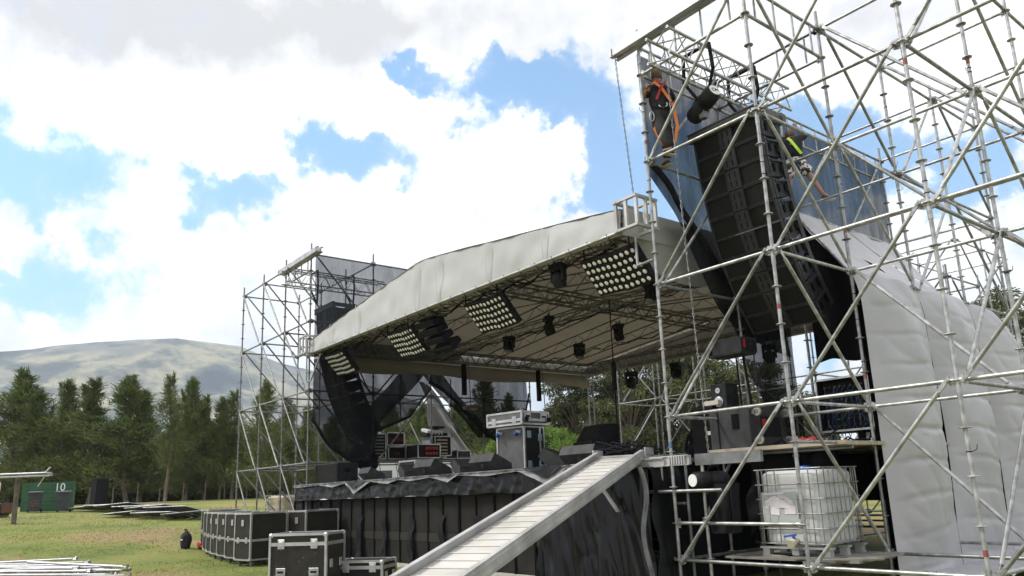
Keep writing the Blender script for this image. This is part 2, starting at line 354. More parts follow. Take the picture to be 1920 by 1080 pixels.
def haze():
    mb=MB(); mb.box((-1600,1200,495),(8000,8000,1012)); m=bpy.data.materials.new('haze'); m.use_nodes=True; t=m.node_tree; t.nodes.remove(t.nodes['Principled BSDF'])
    v=t.nodes.new('ShaderNodeVolumePrincipled'); v.inputs['Color'].default_value=(.70,.82,1,1); v.inputs['Density'].default_value=HAZE; t.links.new(v.outputs[0],t.nodes['Material Output'].inputs['Volume'])
    tag(mb.build('haze',m),'pale bluish air',None,kind='stuff')
HAZE=1.9e-4
haze()
# ---------------------------------------------------------------- trees
LEAF=mat('casuarina_needles',(.150,.170,.045),.85,0,(.085,.108,.030),.9,rand=.12,trans=(.25,(.09,.13,.03)))
LEAFG=mat('gum_leaves',(.105,.115,.034),.7,0,(.065,.075,.023),.8,rand=.12,trans=(.2,(.10,.12,.03)))
LEAFB=mat('bright_leaves',(.13,.22,.035),.7,0,(.09,.16,.025),1,trans=(.35,(.22,.32,.05)))
BARK=mat('grey_bark',(.17,.13,.095),.9,0,(.10,.08,.06),4,bump=.5,bs=12)
def leaf(mb,p,d,l,w,mi=0):
    d=Vector(d).normalized(); s=d.cross(Vector((random.uniform(-1,1),random.uniform(-1,1),random.uniform(-1,1)))).normalized()*w
    p=Vector(p); mb.add([p-s*.5,p+s*.5,p+d*l+s*.2,p+d*l-s*.2],[(0,1,2,3)],mi)
def casuarina(seed,slim=1.,spires=1,low=.12,dens=1.):
    random.seed(seed); H=10.; cr=MB(); tr=MB()
    lean=random.uniform(-.3,.3)
    def ax(h): return Vector((lean*h/H+.15*math.sin(h*.8+seed),.12*math.cos(h*.6+seed),h))
    pts=[ax(k*H/8) for k in range(9)]
    for k in range(8): tr.tube(pts[k],pts[k+1],.13*(1-k/8.5)+.015,.13*(1-(k+1)/8.5)+.015,n=7)
    tops=[(0,0,H)]+[(random.uniform(-1,1)*.9,random.uniform(-1,1)*.9,H*random.uniform(.86,.97)) for _ in range(spires-1)]
    nb=int(190*dens)
    for i in range(nb):
        f=low+(1-low)*(i+random.random())/nb; h=f*H*.97
        prof=(.75+.95*min(1,(f-low+.04)/.18))*(max(.0,1-f)**1.05)*(.8+.35*math.sin(f*17+seed*2.1))+.07
        Rr=1.75*slim*prof*random.uniform(.45,1.25); t=random.uniform(0,6.28)
        b0=ax(h); up=.35+.6*f; e=b0+Vector((math.cos(t)*Rr,math.sin(t)*Rr,min(Rr*up*.75,H*1.0-h)))
        tr.tube(b0,b0.lerp(e,.8),.022*(1.3-f),.006,n=4,caps=False)
        nl=int((16+34*min(1,Rr))*dens)
        for j in range(nl):
            q=.25+.75*random.random()**.7; p=b0.lerp(e,q)+Vector([random.gauss(0,.11+.10*Rr*.5) for _ in range(3)])
            d=Vector((math.cos(t)*.7+random.gauss(0,.5),math.sin(t)*.7+random.gauss(0,.5),random.uniform(.1,1.2)))
            leaf(cr,p,d,random.uniform(.16,.42),random.uniform(.035,.07))
    for tp in tops:
        b=ax(H*.5); e=Vector(tp)
        for j in range(520):
            q=random.random()**.9; p=b.lerp(e,q)+Vector([random.gauss(0,.30*(1.03-q)**.8) for _ in range(3)]); leaf(cr,p,(random.gauss(0,.5),random.gauss(0,.5),1),random.uniform(.16,.4),random.uniform(.03,.06))
    root=thing('conifer_tree','x y z w','tree'); tr.build('trunk',BARK,root); cr.build('crown',LEAF,root); return root
protos=[casuarina(1,1.2,3,.05),casuarina(2,1.0,3,.08),casuarina(3,1.3,3,.06),casuarina(4,.75,1,.25,.75),casuarina(5,1.1,2,.10)]
TL=[(-75.9,6.9,12.9,0,'broad dark conifer at the left edge of the photo, tallest of the treeline',1.35),
(-72.3,8.1,10.5,1,'many topped conifer close behind the green wall and the upper pipe bundle',1.1),
(-71.0,9.8,11.3,4,'conifer with a thin tip above the right-hand wheelie bin',.9),
(-69.4,11.7,11.4,1,'twin tipped conifer right of the wheelie bins with a dense dark skirt',1.15),
(-67.7,13.9,11.5,2,'wide conifer with two thin spires above the stacked fence panels',1.2),
(-68.2,14.9,10.3,4,'lower conifer filling in right behind the wide two spired one',1.0),
(-62.4,15.6,11.0,3,'thin conifer with a long bare trunk standing before the others',.8),
(-64.7,17.7,11.1,0,'pointed bushy conifer just right of the bare trunked thin one',.85),
(-64.9,19.0,9.6,1,'conifer above the flight case row, between a pointed and a round one',.8),
(-63.1,19.6,9.2,4,'conifer left of the far scaffold tower with a rounded top',.85),
(-62.4,20.5,9.8,3,'slim conifer right at the outermost post of the far scaffold tower',.9),
(-59.0,21.5,10.3,2,'dense conifer seen through the first bay of the far scaffold tower',.8),
(-62.0,24.4,9.2,1,'conifer seen through the second bay of the far scaffold tower',.9),
(-60.8,25.9,8.4,4,'conifer seen through the bay of the far scaffold tower next to the net',.9),
(-54.8,30.1,8.4,2,'conifer behind the dark net swag above the backline cases',.8),
(-54.7,33.5,7.2,4,'small conifer in the gap between the two net swags',.8),
(-49.7,36.5,10.6,1,'large conifer showing dark through the net left of the big upright case',1.05),
(-50.4,39.0,9.0,0,'bushy conifer beside the tallest one behind the net right of the swag',.8)]
first=set()
for (x,y,h,pi,lb,wd) in TL:
    s=h/11.3; wd*=1.25
    o=protos[pi]
    if pi not in first: first.add(pi); o.location=(x,y,gz(x,y)-.05); o.scale=(s*wd,s*wd,s); o.rotation_euler=(0,0,x); o['label']=lb
    else: o=dup(o,(x,y,gz(x,y)-.05),x*1.3,lb,(s*wd,s*wd,s))
    o['group']='conifers along the field edge'
# back row giving depth to the belt, seen only between the front ones
random.seed(5)
for k in range(34):
    t=k/33; x=-84+ (33)*t+random.uniform(-1,1); y=5+ 36*t+random.uniform(-1,1); s=random.uniform(.58,.82)
    dup(protos[k%3],(x-4,y+3,gz(x,y)),k*1.1,'dark conifer of the second row, only glimpsed between the nearer conifers',(s*1.6,s*1.6,s),group='second row of conifers')
def gum(seed,H=10.,W=3.2,lm=None,label='',name='gum_tree',n=46,base=.25,loc=(0,0,0),lf=1.):
    random.seed(seed); tr=MB(); cr=MB()
    tr.tube((0,0,0),(.1,.1,H*.3),.2,.15); 
    for i in range(n):
        a=random.uniform(0,6.28); f=random.random(); h=H*(base+(1-base)*f*.97); Rr=W*math.sqrt(max(.05,1-((f-.45)/.62)**2))*random.uniform(.25,1.0)
        c=Vector((math.cos(a)*Rr,math.sin(a)*Rr,h)); st=Vector((.1,.1,H*min(.3,base)+ (h-H*.3)*.35))
        mid=st.lerp(c,.5)+Vector((0,0,-.2)); tr.tube(st,mid,.07,.045,n=5,caps=False); tr.tube(mid,c,.045,.012,n=5,caps=False)
        rr=random.uniform(.5,1.0)*W/3.2
        for j in range(int(270*lf)):
            d=Vector([random.gauss(0,1) for _ in range(3)]).normalized(); p=c+Vector((d.x*rr*1.15,d.y*rr*1.15,d.z*rr*.75))*random.random()**.45
            leaf(cr,p,(d.x,d.y,d.z-.4),random.uniform(.14,.3),random.uniform(.06,.12))
    root=thing(name,label,'tree',loc); tr.build('trunk',BARK,root); cr.build('crown',lm,root); return root
g1=gum(11,10,3.0,LEAFG,'dark gum tree left of the speaker stack on the stage',loc=(-45.4,42.0,gz(-45,42)))
g1['group']='gum trees behind the stage'
g2=gum(12,10,3.3,LEAFG,'tall gum tree seen between the speaker stack and the front post',loc=(-41.3,43.7,gz(-41,43)),n=52); g2['group']='gum trees behind the stage'; g2.scale=(1,1,1.04)
for o,x,y,s,r,lb in ((g1,-44.1,45.6,.93,1,'gum tree directly behind the black speaker stack'),(g2,-41.2,47.8,1.08,2,'gum tree rising behind the back of the stage roof, beside the front post'),(g1,-38.5,47.2,1.10,3,'gum tree behind the hanging chain and the small monitor speaker'),(g2,-38.6,50.5,1.03,4,'gum tree behind the boxed amplifier speaker on its stand'),(g1,-35.9,50.6,.96,5,'gum tree left of the hanging black net under the speaker array'),(g2,-36.0,53.8,1.0,.5,'gum tree right behind the hanging black net under the array'),(g1,-47.6,41.8,.72,2.2,'lowest gum tree, behind the bright green bush'),(g2,-27.9,80.4,1.75,2.5,'distant tree at the right edge of the photo beyond the grey tarpaulin'),(g1,-33,56.5,.75,4.2,'low gum tree seen under the array, right of the net')):
    dup(o,(x,y,gz(x,y)),r,lb,s,group='gum trees behind the stage')
gum(21,5.,2.6,LEAFB,'bright green leafy bush tree beside the big upright case','broadleaf_tree',n=34,base=.12,loc=(-42.5,36.6,gz(-42,36))).location.z+=0
b2=gum(22,4.2,2.2,LEAFB,'bright green bush seen below the lowest point of the net','broadleaf_tree',n=28,base=.1,loc=(-43.5,33.3,gz(-43,33)))
# ---------------------------------------------------------------- scaffolding
Z0=.44
def post_mb(mb,x,y,z1,zb=0):
    g=gz(x,y); mb.tube((x,y,g+.02),(x,y,Z0+z1+.32),.0242,n=10)
    mb.box((x,y,g+.01),(.15,.15,.012)); mb.tube((x,y,g+.12),(x,y,g+.17),.045,n=10)
    k=0
    while k*.5<=z1+.01:
        z=Z0+k*.5; mb.lathe([(.026,-.006),(.060,-.006),(.063,-.003),(.063,.003),(.060,.006),(.026,.006)],(x,y,z),n=14); k+=1
    for z in [2.1,4.1,6.1]:
        if z<z1: mb.tube((x,y,Z0+z-.55+.25),(x,y,Z0+z-.30+.25),.029,n=10)
def ledger_mb(mb,a,b):
    a=Vector(a); b=Vector(b); d=(b-a).normalized(); mb.tube(a+d*.07,b-d*.07,.0242,n=10)
    for p,s in((a,1),(b,-1)):
        mb.tube(p+d*s*.035,p+d*s*.10,.030,n=8); q=d.to_track_quat('X','Z').to_matrix(); mb.box(p+d*s*.05,(.045,.012,.13),q); mb.box(p+d*s*.045,(.05,.045,.06),q)
def brace_mb(mb,a,b,off):
    off=Vector(off); a=Vector(a)+off; b=Vector(b)+off; d=(b-a).normalized()
    e=Vector((d.x,d.y,0)).normalized(); a=a+e*.09; b=b-e*.09; d=(b-a).normalized(); L_=(b-a).length
    mb.tube(a+d*.14,b-d*.14,.0242,n=10)
    nrm=off.normalized() if off.length>0 else Vector((0,1,0)); up=d.cross(nrm).normalized()
    for p,s in((a,1),(b,-1)):
        mm=Matrix((d,up,nrm)).transposed(); mb.box(p+d*s*.06,(.2,.05,.014),mm,bev=.006); mb.tube(p-nrm*.05,p+nrm*.02,.014,n=8); mb.tube(p-nrm*.055-Vector((0,0,.05)),p-nrm*.055+Vector((0,0,.05)),.018,n=6)
def lattice_mb(mb,a,b,h=.5,n=4):
    a=Vector(a); b=Vector(b); ledger_mb(mb,a,b); c=Vector((0,0,-h)); ledger_mb(mb,a+c,b+c)
    for k in range(1,n+1):
        p=a.lerp(b,(k-.5)/n); mb.tube(p,p+c,.016,n=7)
def scaffold(root,pos,posts,ledgers,lattices,braces,m=STEEL):
    for (i,j,z) in posts: mb=MB(); p=pos(i,j,0); post_mb(mb,p[0],p[1],z); at(mb,'post',m,root)
    for a,b in ledgers: mb=MB(); ledger_mb(mb,pos(*a),pos(*b)); at(mb,'ledger',m,root)
    for a,b in lattices: mb=MB(); lattice_mb(mb,pos(*a),pos(*b)); at(mb,'lattice_ledger',m,root)
    for a,b,o in braces: mb=MB(); brace_mb(mb,pos(*a),pos(*b),o); at(mb,'diagonal_brace',m,root)
def pr(i,j,z): return Vector((-7.38+2*i,8.64+2*j,Z0+z))
def right_tower():
    root=thing('scaffold_tower','tall galvanised scaffold tower on the right carrying the long curved speaker array','scaffold tower',(-7.38,8.64,0))
    posts=[(0,0,8),(1,0,10),(2,0,10),(3,0,10),(0,1,8),(1,1,8),(2,1,10),(3,1,10),(0,2,8),(1,2,8),(2,2,8),(0,3,8),(1,3,8),(2,3,8),(0,4,8),(1,4,8)]
    led=[]
    for j,zs in((0,(0,2,4,6)),(1,(0,2,4,6,8)),(2,(0,6,8))):
        for i in range(3):
            if j==2 and i==2: continue
            if j==1 and i==0: zs2=(0,2,6,8)
            else: zs2=zs
            if j==2 and i==0: zs2=(6,)
            for z in zs2: led.append(((i,j,z),(i+1,j,z)))
    led.append(((0,0,.5),(1,0,.5))); led.append(((1,0,8),(2,0,8)))
    for i in range(3):
        for z in (0,2,4,6): led.append(((i,0,z),(i,1,z)))
    led.append(((1,0,1.5),(1,1,1.5))); led.append(((2,0,8),(2,1,8)))
    for j in (1,2,3):
        for z in (0,4,6,8): led.append(((1,j,z),(1,j+1,z)))
        for z in (0,6): led.append(((0,j,z),(0,j+1,z)))
    for z in (6,8): led+= [((0,3,z),(1,3,z)),((0,4,z),(1,4,z)),((1,3,z),(2,3,z))]
    for z in (4,6,8): led.append(((2,1,z),(2,2,z))); 
    for z in (6,8): led.append(((2,2,z),(2,3,z)))
    lat=[((0,0,8),(1,0,8)),((0,0,8),(0,1,8)),((1,0,8),(1,1,8)),((0,1,8),(0,2,8)),((0,1,8),(1,1,8)),((0,2,8),(0,3,8)),((0,3,8),(0,4,8))]
    yb=(0,-.055,0); br=[]
    for i in range(3):
        for z in (0,2,4,6): br.append(((i,0,z),(i+1,0,z+2),yb))
    for z in (0,2,4,6): br.append(((0,0,z),(0,1,z+2),(.055,0,0)))
    for z in (0,2,4,6): br.append(((1,0,z+2),(1,1,z),(.055,0,0)))
    for z in (0,2,4,6): br.append(((2,0,z),(2,1,z+2),(.055,0,0)))
    for z in (0,2,4,6): br.append(((1,1,z+2),(2,1,z),yb))
    for z in (2,4,6): br.append(((2,1,z+2),(3,1,z),yb))
    br+= [((1,1,8),(1,2,6),(.055,0,0)),((1,1,6),(1,2,4),(.055,0,0)),((1,2,4),(1,3,6),(.055,0,0)),((1,2,6),(1,3,8),(.055,0,0)),((1,3,8),(1,4,6),(.055,0,0)),((1,3,6),(1,4,4),(.055,0,0)),
          ((0,2,6),(0,3,8),(.055,0,0)),((0,3,6),(0,4,8),(.055,0,0)),((2,1,8),(2,2,6),(.055,0,0)),((2,1,6),(2,2,4),(.055,0,0)),((1,2,8),(2,2,6),yb),((1,2,6),(2,2,4),yb),((1,3,8),(2,3,6),yb)]
    scaffold(root,pr,posts,led,lat,br)
    random.seed(2)
    for (i,j) in ((0,0),(1,0),(2,0),(1,1),(1,2),(2,1)):
        for q in range(4):
            mb=MB(); p=pr(i,j,random.uniform(1,8)); a=random.uniform(0,6.3); mb.lathe([(.027,-.006),(.032,0),(.027,.006)],p,n=8); mb.path([p+Vector((math.cos(a)*.03,math.sin(a)*.03,0)),p+Vector((math.cos(a)*.075,math.sin(a)*.075,.02)),p+Vector((math.cos(a)*.085,math.sin(a)*.085,.07))],.004,n=5); at(mb,'cable_tie',BLKM,root)
    random.seed(19); pbm=mat('red_paint_mark',(.28,.05,.045),.6,0,(.20,.10,.08),8); ppb=mat('blue_paint_mark',(.08,.16,.28),.6)
    for (i,j,z) in ((0,0,1.55),(0,0,6.3),(1,0,7.75),(1,0,3.2),(2,0,5.7),(2,0,.2),(1,1,4.6),(2,1,6.4),(0,0,.95),(1,1,2.4)):
        mb=MB(); p=pr(i,j,z); mb.tube(p,p+Vector((0,0,random.uniform(.05,.11))),.0252,n=10); at(mb,'paint_band',random.choice((pbm,pbm,ppb)),root)
    return root
RT=right_tower()
def pl(i,j,z): return Vector((-20.3-1.9*i,8.64+2*j,Z0+z))
def left_tower():
    root=thing('scaffold_tower','far scaffold tower at the left end of the stage, half wrapped in dark net','scaffold tower',(-20.3,8.64,0))
    posts=[(i,j,8) for i in range(4) for j in range(2)]+[(i,j,8) for i in (0,1) for j in (2,)]+[(0,3,4.6),(1,3,4.6),(0,4,4.6)]
    led=[]
    for z in (0,2,4,6,8):
        for i in range(3):
            if z<8 or i>0: led.append(((i,0,z),(i+1,0,z)))
            led.append(((i,1,z),(i+1,1,z)))
        for i in range(4): led.append(((i,0,z),(i,1,z)))
        for i in (0,1): led.append(((i,1,z),(i,2,z)))
        led.append(((0,2,z),(1,2,z)))
    for z in (2,4): led+= [((0,2,z),(0,3,z)),((0,3,z),(0,4,z)),((1,2,z),(1,3,z)),((0,3,z),(1,3,z))]
    lat=[((0,0,8),(1,0,8))]
    br=[]
    for i in range(3):
        for z in (0,2,4,6): br.append(((i+1,0,z+2),(i,0,z),(0,-.055,0)))
    for i in range(4):
        for z in (0,2,4,6): br.append(((i,0,z+2),(i,1,z),(.055,0,0)))
    for z in (0,2,4,6): br.append(((0,1,z),(0,2,z+2),(.055,0,0)))
    for z in (0,2): br+= [((0,2,z+2),(0,3,z),(.055,0,0)),((0,3,z+2),(0,4,z),(.055,0,0)),((1,1,z+2),(1,2,z),(.055,0,0))]
    br+= [((1,1,6),(0,1,4),(0,-.055,0)),((1,1,4),(0,1,2),(0,-.055,0)),((1,2,4),(0,2,2),(0,-.055,0))]
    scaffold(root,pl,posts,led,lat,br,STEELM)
left_tower()
def rear_tower(name_label,x0,y0,nx,ny,zt,m=STEEL,step=2.):
    root=thing('scaffold_tower',name_label,'scaffold tower',(x0,y0,0))
    def p(i,j,z): return Vector((x0+step*i,y0+2*j,Z0+z))
    posts=[(i,j,zt) for i in range(nx+1) for j in range(ny+1)]; led=[]; br=[]
    for z in range(0,zt+1,2):
        for j in range(ny+1):
            for i in range(nx): led.append(((i,j,z),(i+1,j,z)))
        for i in range(nx+1):
            for j in range(ny): led.append(((i,j,z),(i,j+1,z)))
    for z in range(0,zt,2):
        for i in range(nx):
            br.append((((i,0,z),(i+1,0,z+2),(0,-.055,0)) if (i+z//2)%2 else ((i+1,0,z),(i,0,z+2),(0,-.055,0))))
            if i%2==0: br.append(((i,ny,z),(i+1,ny,z+2),(0,.055,0)))
        for j in range(ny): br.append(((0,j,z),(0,j+1,z+2),(.055,0,0))); br.append(((nx,j,z+2),(nx,j+1,z),(.055,0,0)))
    scaffold(root,p,posts,led,[],br,m)
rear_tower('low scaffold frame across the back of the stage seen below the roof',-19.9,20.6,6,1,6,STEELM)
rear_tower('backstage scaffold tower with loose post tops right of the net curtain',-11.0,24.5,1,2,8,STEEL)
def ibeam(x0,x1,y,z,lb):
    root=thing('steel_beam',lb,'steel beam',((x0+x1)/2,y,z))
    for k in (0,1):
        mb=MB(); yy=y+k*.13-.065; h=.14; mb.box(((x0+x1)/2,yy,z),(x1-x0,.012,h)); mb.box(((x0+x1)/2,yy+.035*(1 if k==0 else 1),z+h/2),(x1-x0,.075,.012)); mb.box(((x0+x1)/2,yy+.035,z-h/2),(x1-x0,.075,.012)); at(mb,'channel',ALU,root)
    mb=MB(); 
    for q in (x0+.05,x1-.05): mb.box((q,y,z),(.014,.18,.12))
    at(mb,'end_plate',ALU,root)
ibeam(-7.85,-3.9,8.52,8.50,'pale double channel beam on top of the right tower, hoist chain at its end')
ibeam(-22.4,-19.5,8.52,8.36,'pale double channel beam on top of the far left tower')
def truss_mb(mb,p0,p1,w=.29,h=.29,rc=.025,rz=.010,step=.4,up=(0,0,1)):
    p0=Vector(p0); p1=Vector(p1); d=(p1-p0).normalized(); u=Vector(up); s=d.cross(u).normalized(); u=s.cross(d).normalized(); L_=(p1-p0).length
    cs=[(a*w/2,b*h/2) for a,b in((-1,-1),(1,-1),(1,1),(-1,1))]
    P=lambda c,t: p0+d*t+s*c[0]+u*c[1]
    for c in cs: mb.tube(P(c,0),P(c,L_),rc,n=8)
    n=max(1,int(L_/step)); st=L_/n
    for k in range(4):
        a,b=cs[k],cs[(k+1)%4]
        if w<.05 and k in (0,2): continue
        for i in range(n):
            t0,t1=i*st,(i+1)*st; tm=(t0+t1)/2; mb.tube(P(a,t0),P(b,tm),rz,n=5,caps=False); mb.tube(P(b,tm),P(a,t1),rz,n=5,caps=False)
def ladder_mb(mb,p0,p1,h=.26,rc=.02,rz=.009,step=.8):
    p0=Vector(p0); p1=Vector(p1); d=p1-p0; L_=d.length; u=Vector((0,0,-h)); mb.tube(p0,p1,rc,n=7); mb.tube(p0+u,p1+u,rc,n=7); n=max(2,int(L_/step))
    for i in range(n): mb.tube(p0+d*(i/n)+u,p0+d*((i+.5)/n),rz,n=5,caps=False); mb.tube(p0+d*((i+.5)/n),p0+d*((i+1)/n)+u,rz,n=5,caps=False)
# top lattice trusses carrying the array hoist
for q,(x,lb) in enumerate(((-6.75,'box truss lying on the top of the right tower with black slings around it'),(-21.6,'box truss lying on the far left tower above the net wrapped array'))):
    root=thing('box_truss',lb,'truss',(x,8.4,8.0)); mb=MB(); truss_mb(mb,(x,8.35,8.05),(x,11.6,8.05),.42,.42,.025,.011,.45); at(mb,'chords',ALU,root)
    for yy in (9.3,10.5):
        s=MB(); z=8.05; w=.26
        s.path([(x-w,yy,z+.25),(x+w,yy,z+.25),(x+w+.03,yy,z-.2),(x,yy+.1,z-.75),(x-w-.03,yy,z-.2),(x-w,yy,z+.25)],.03,n=6); at(s,'lifting_sling',BLKM,root)
# ---------------------------------------------------------------- chains and hoists
def chain_mb(mb,a,b,pitch=.034,r=.004):
    a=Vector(a); b=Vector(b); n=int((b-a).length/pitch); d=(b-a).normalized()
    s=d.orthogonal().normalized(); t=d.cross(s)
    for k in range(n):
        c=a+(b-a)*((k+.5)/n); w=(s if k%2 else t)*.011; l=d*pitch*.62
        p=[c-l,c-l*.4+w,c+l*.4+w,c+l,c+l*.4-w,c-l*.4-w]
        for i in range(6): mb.tube(p[i],p[(i+1)%6],r,n=4,caps=False)
def chain(a,b,lb,r=.0045,pitch=.05,m=STEELD):
    mb=MB(); chain_mb(mb,a,b,pitch,r); o=mb.build('chain',m,off=a); o.location=a; return tag(o,lb,'chain')
chain((-7.78,8.5,8.5),(-7.7,8.62,5.95),'long dark hoist chain from the beam end down to the roof corner',.006,.055)
chain((-6.95,8.75,8.45),(-6.95,8.95,1.72),'pale hanging chain beside the speaker array, reaching the motor below the deck',.007,.06,STEEL)
def hoist(loc,ax,lb,textbody,r=.14,l=.62):
    root=thing('chain_hoist',lb,'chain hoist',loc); ax=Vector(ax).normalized(); c=Vector(loc)
    mb=MB(); mb.lathe([(r*.6,-l/2),(r,-l/2+.04),(r,-.05),(r*.86,-.04),(r*.86,.02),(r,.03),(r,l/2-.05),(r*.8,l/2)],c,ax,n=20); at(mb,'motor_body',BLK,root)
    s=ax.cross(Vector((0,0,1))).normalized(); u=s.cross(ax).normalized()
    mb=MB(); mb.lathe([(r*.72,0),(r*.72,.008)],c-ax*(l/2+.005),-ax,n=20); e=at(mb,'end_badge',WHITEM,root)
    if textbody:
        o=text(None,textbody,r*.62,c-ax*(l/2+.016),(-ax).cross(Vector((0,0,1)))*-1,u,BLKM,'badge_lettering',e,off=c); o['label']='black letters reading '+textbody
    mb=MB(); q=c+ax*.1+u*r; mb.path([q-ax*.12,q-ax*.1+u*.07,q+ax*.06+u*.07,q+ax*.1],.014); at(mb,'carry_handle',BLKM,root)
    mb=MB(); q=c+ax*.02-Vector((0,0,r)); mb.box(q-Vector((0,0,.02)),(.1,.1,.12)); at(mb,'hook_block',STEELD,root)
    return root,c
hoist((-6.78,9.4,7.38),(-.79,.19,-.29),'black hoist motor with round white badge leaning on top of the speaker array','CM')
hoist((-7.0,8.98,1.52),(.15,.93,0),'black hoist motor lying under the deck edge with its chain bag','',r=.12)
mb=MB()
mb.grid(lambda u,v:(-6.98+.36*u+.03*math.sin(u*9+v*3),8.9+.05*math.sin(u*7)+.04*nz((u*3,v*3,0),1),1.46-.66*v),10,12)
mb.grid(lambda u,v:(-6.98+.36*u+.03*math.sin(u*9+v*3),9.1+.05*math.sin(u*7),1.46-.66*v),10,12)
mb.box((-6.8,9.0,.80),(.34,.18,.02)); mb.box((-6.985,9.0,1.13),(.012,.18,.66)); mb.box((-6.615,9.0,1.13),(.012,.18,.66))
o=mb.build('chain_bag',BLKM,off=(-6.8,9,1.1)); o.location=(-6.8,9,1.1); tag(o,'black fabric chain bag hanging below the lying hoist motor','bag')
# ---------------------------------------------------------------- roof
def roof():
    root=thing('stage_roof','pitched grey canvas stage roof on aluminium trusses over the deck','stage roof',(-14.,8.64,5.46))
    XL,XR,YF,YB=-20.05,-7.95,8.55,19.2; XM=-14.1
    def ztop(x,y):
        t=(y-YF)/(YB-YF); ridge=6.60-.15*t
        f=1-abs(x-XM)/((XM-XL) if x<XM else (XR-XM)); f=max(0,min(1,f)); f2=f**1.0
        if f>.93: f2=.93+.035*math.sin((f-.93)/.07*math.pi/2)
        return 5.82+(ridge-5.82)*f2
    # front fascia
    mb=MB()
    def ff(u,v):
        x=XL+(XR-XL)*u; zt=ztop(x,YF); z=5.45+(zt-5.45)*v
        y=YF-.03+.045*math.sin(v*math.pi)*nz((x*1.4,0,v),1,3)+.03*nz((x*3,0,z*2),1,4)+ .05*v*v
        z+= -.02*abs(math.sin(x*2.1))*(1-v) ; return (x,y,z)
    mb.grid(ff,160,14); 
    mb.grid(lambda u,v:(XL+(XR-XL)*u,YF+.02+.09*v,5.45-.035*math.sin(v*3.14)),120,3)
    at(mb,'front_fascia',CANVAS,root)
    for x in (-18.6,-17.1,-14.2,-13.3,-11.5,-9.8):
        mb=MB(); mb.grid(lambda u,v:(x+.03*u,YF-.085-.02*math.sin(v*3.14),5.46+(ztop(x,YF)-.02-5.46)*v),1,12); at(mb,'welded_seam',mat('seam_grey',(.40,.39,.37),.7),root)
    # a hem tube and its lashings
    mb=MB(); mb.tube((XL,YF-.02,5.44),(XR,YF-.02,5.44),.024,n=8); at(mb,'hem_tube',ALU,root)
    mb=MB(); random.seed(9)
    for k in range(26):
        x=XL+.3+k*.46; mb.path([(x,YF-.05,5.47),(x+.02,YF+.03,5.36),(x-.03,YF+.25,5.33+random.uniform(-.05,.05))],.008,n=5)
    at(mb,'lashings',BLKM,root)
    mb=MB()
    def fc(u,v):
        x=XL+(XR-XL)*u; y=YF+(YB-YF)*v; r=math.cos(v*(YB-YF)/1.65*math.pi*2)*.02
        return (x,y,ztop(x,y)-.01+r+.025*nz((x,y,0),.8,8))
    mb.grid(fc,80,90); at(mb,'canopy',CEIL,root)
    for (x,s,nm) in ((XL,-1,'left'),(XR,1,'right')):
        mb=MB(); mb.grid(lambda u,v:(x+s*(.04+.04*nz((u*9,v,0),1,s)),YF+(YB-YF)*u,5.38+.47*v),90,6,flip=s>0); at(mb,'side_fascia',CANVAS,root)
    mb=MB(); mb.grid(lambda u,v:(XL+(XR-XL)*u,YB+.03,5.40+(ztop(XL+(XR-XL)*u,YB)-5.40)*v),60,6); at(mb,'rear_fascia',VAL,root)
    # loose flap at the right front corner
    mb=MB(); mb.grid(lambda u,v:(-7.93+.02*math.sin(5*u)-.25*v*(1-u),8.9+2.6*u,5.42-(.62*v*(math.sin(u*3.0)**.6 if u>0 and u<1 else 0))),24,8); at(mb,'corner_flap',CANVAS,root)
    # valance under the left truss
    mb=MB(); mb.grid(lambda u,v:(-19.86+.06*nz((u*16,v,0),1,2)*v,9.1+10.0*u,5.40-(.40+.05*math.sin(u*14))*v),100,7); at(mb,'side_valance',VAL,root)
    # trusses
    def part(name,fn): m_=MB(); fn(m_); at(m_,name,STEELD,root)
    part('side_truss',lambda m_:truss_mb(m_,(-19.75,8.7,5.62),(-19.75,19.1,5.62),.30,.30,.025,.011,.42))
    part('side_truss',lambda m_:truss_mb(m_,(-8.2,8.7,5.62),(-8.2,19.1,5.62),.30,.30,.025,.011,.42))
    part('front_truss',lambda m_:truss_mb(m_,(-19.7,8.85,5.62),(-8.3,8.85,5.62),.30,.30,.025,.011,.42))
    part('rear_truss',lambda m_:truss_mb(m_,(-19.7,19.0,5.62),(-8.3,19.0,5.62),.30,.30,.025,.011,.42))
    part('ridge_truss',lambda m_:truss_mb(m_,(XM,8.8,6.30),(XM,19.0,6.16),.30,.30,.025,.011,.45))
    for k in range(7):
        y=9.9+k*1.48; r=ztop(XM,y)-.12
        part('rafter',lambda m_:ladder_mb(m_,(-19.7,y,5.76),(XM,y,r)))
        part('rafter',lambda m_:ladder_mb(m_,(-8.3,y,5.76),(XM,y,r)))
    for (y0) in (12.1,): part('cross_truss',lambda m_:truss_mb(m_,(-19.6,y0,5.50),(-8.4,y0,5.50),.20,.20,.018,.008,.5))
    part('brace_tube',lambda m_:(m_.tube((-19.6,9,5.7),(-14.2,13,6.3),.015),m_.tube((-8.4,9,5.7),(-14,13,6.3),.015)))
    # corner blocks
    for (x,y) in ((-7.78,8.72),(-20.15,8.60),(-19.95,19.1),(-8.0,19.1)):
        mb=MB(); w=.44; z0,z1=5.44,5.92
        if y>15: z0,z1=5.25,5.62; w=.55
        for sx in(-1,0,1):
            for sy in(-1,0,1):
                if sx==0 and sy==0: continue
                mb.box((x+sx*w/2,y+sy*w/2,(z0+z1)/2),(.055,.04,z1-z0))
        for z in (z0,z1):
            for s_ in(-1,1): mb.box((x+s_*w/2,y,z),(.06,w+.08,.04)); mb.box((x,y+s_*w/2,z+.003),(w+.05,.06,.04))
        at(mb,'corner_block',ALUP,root)
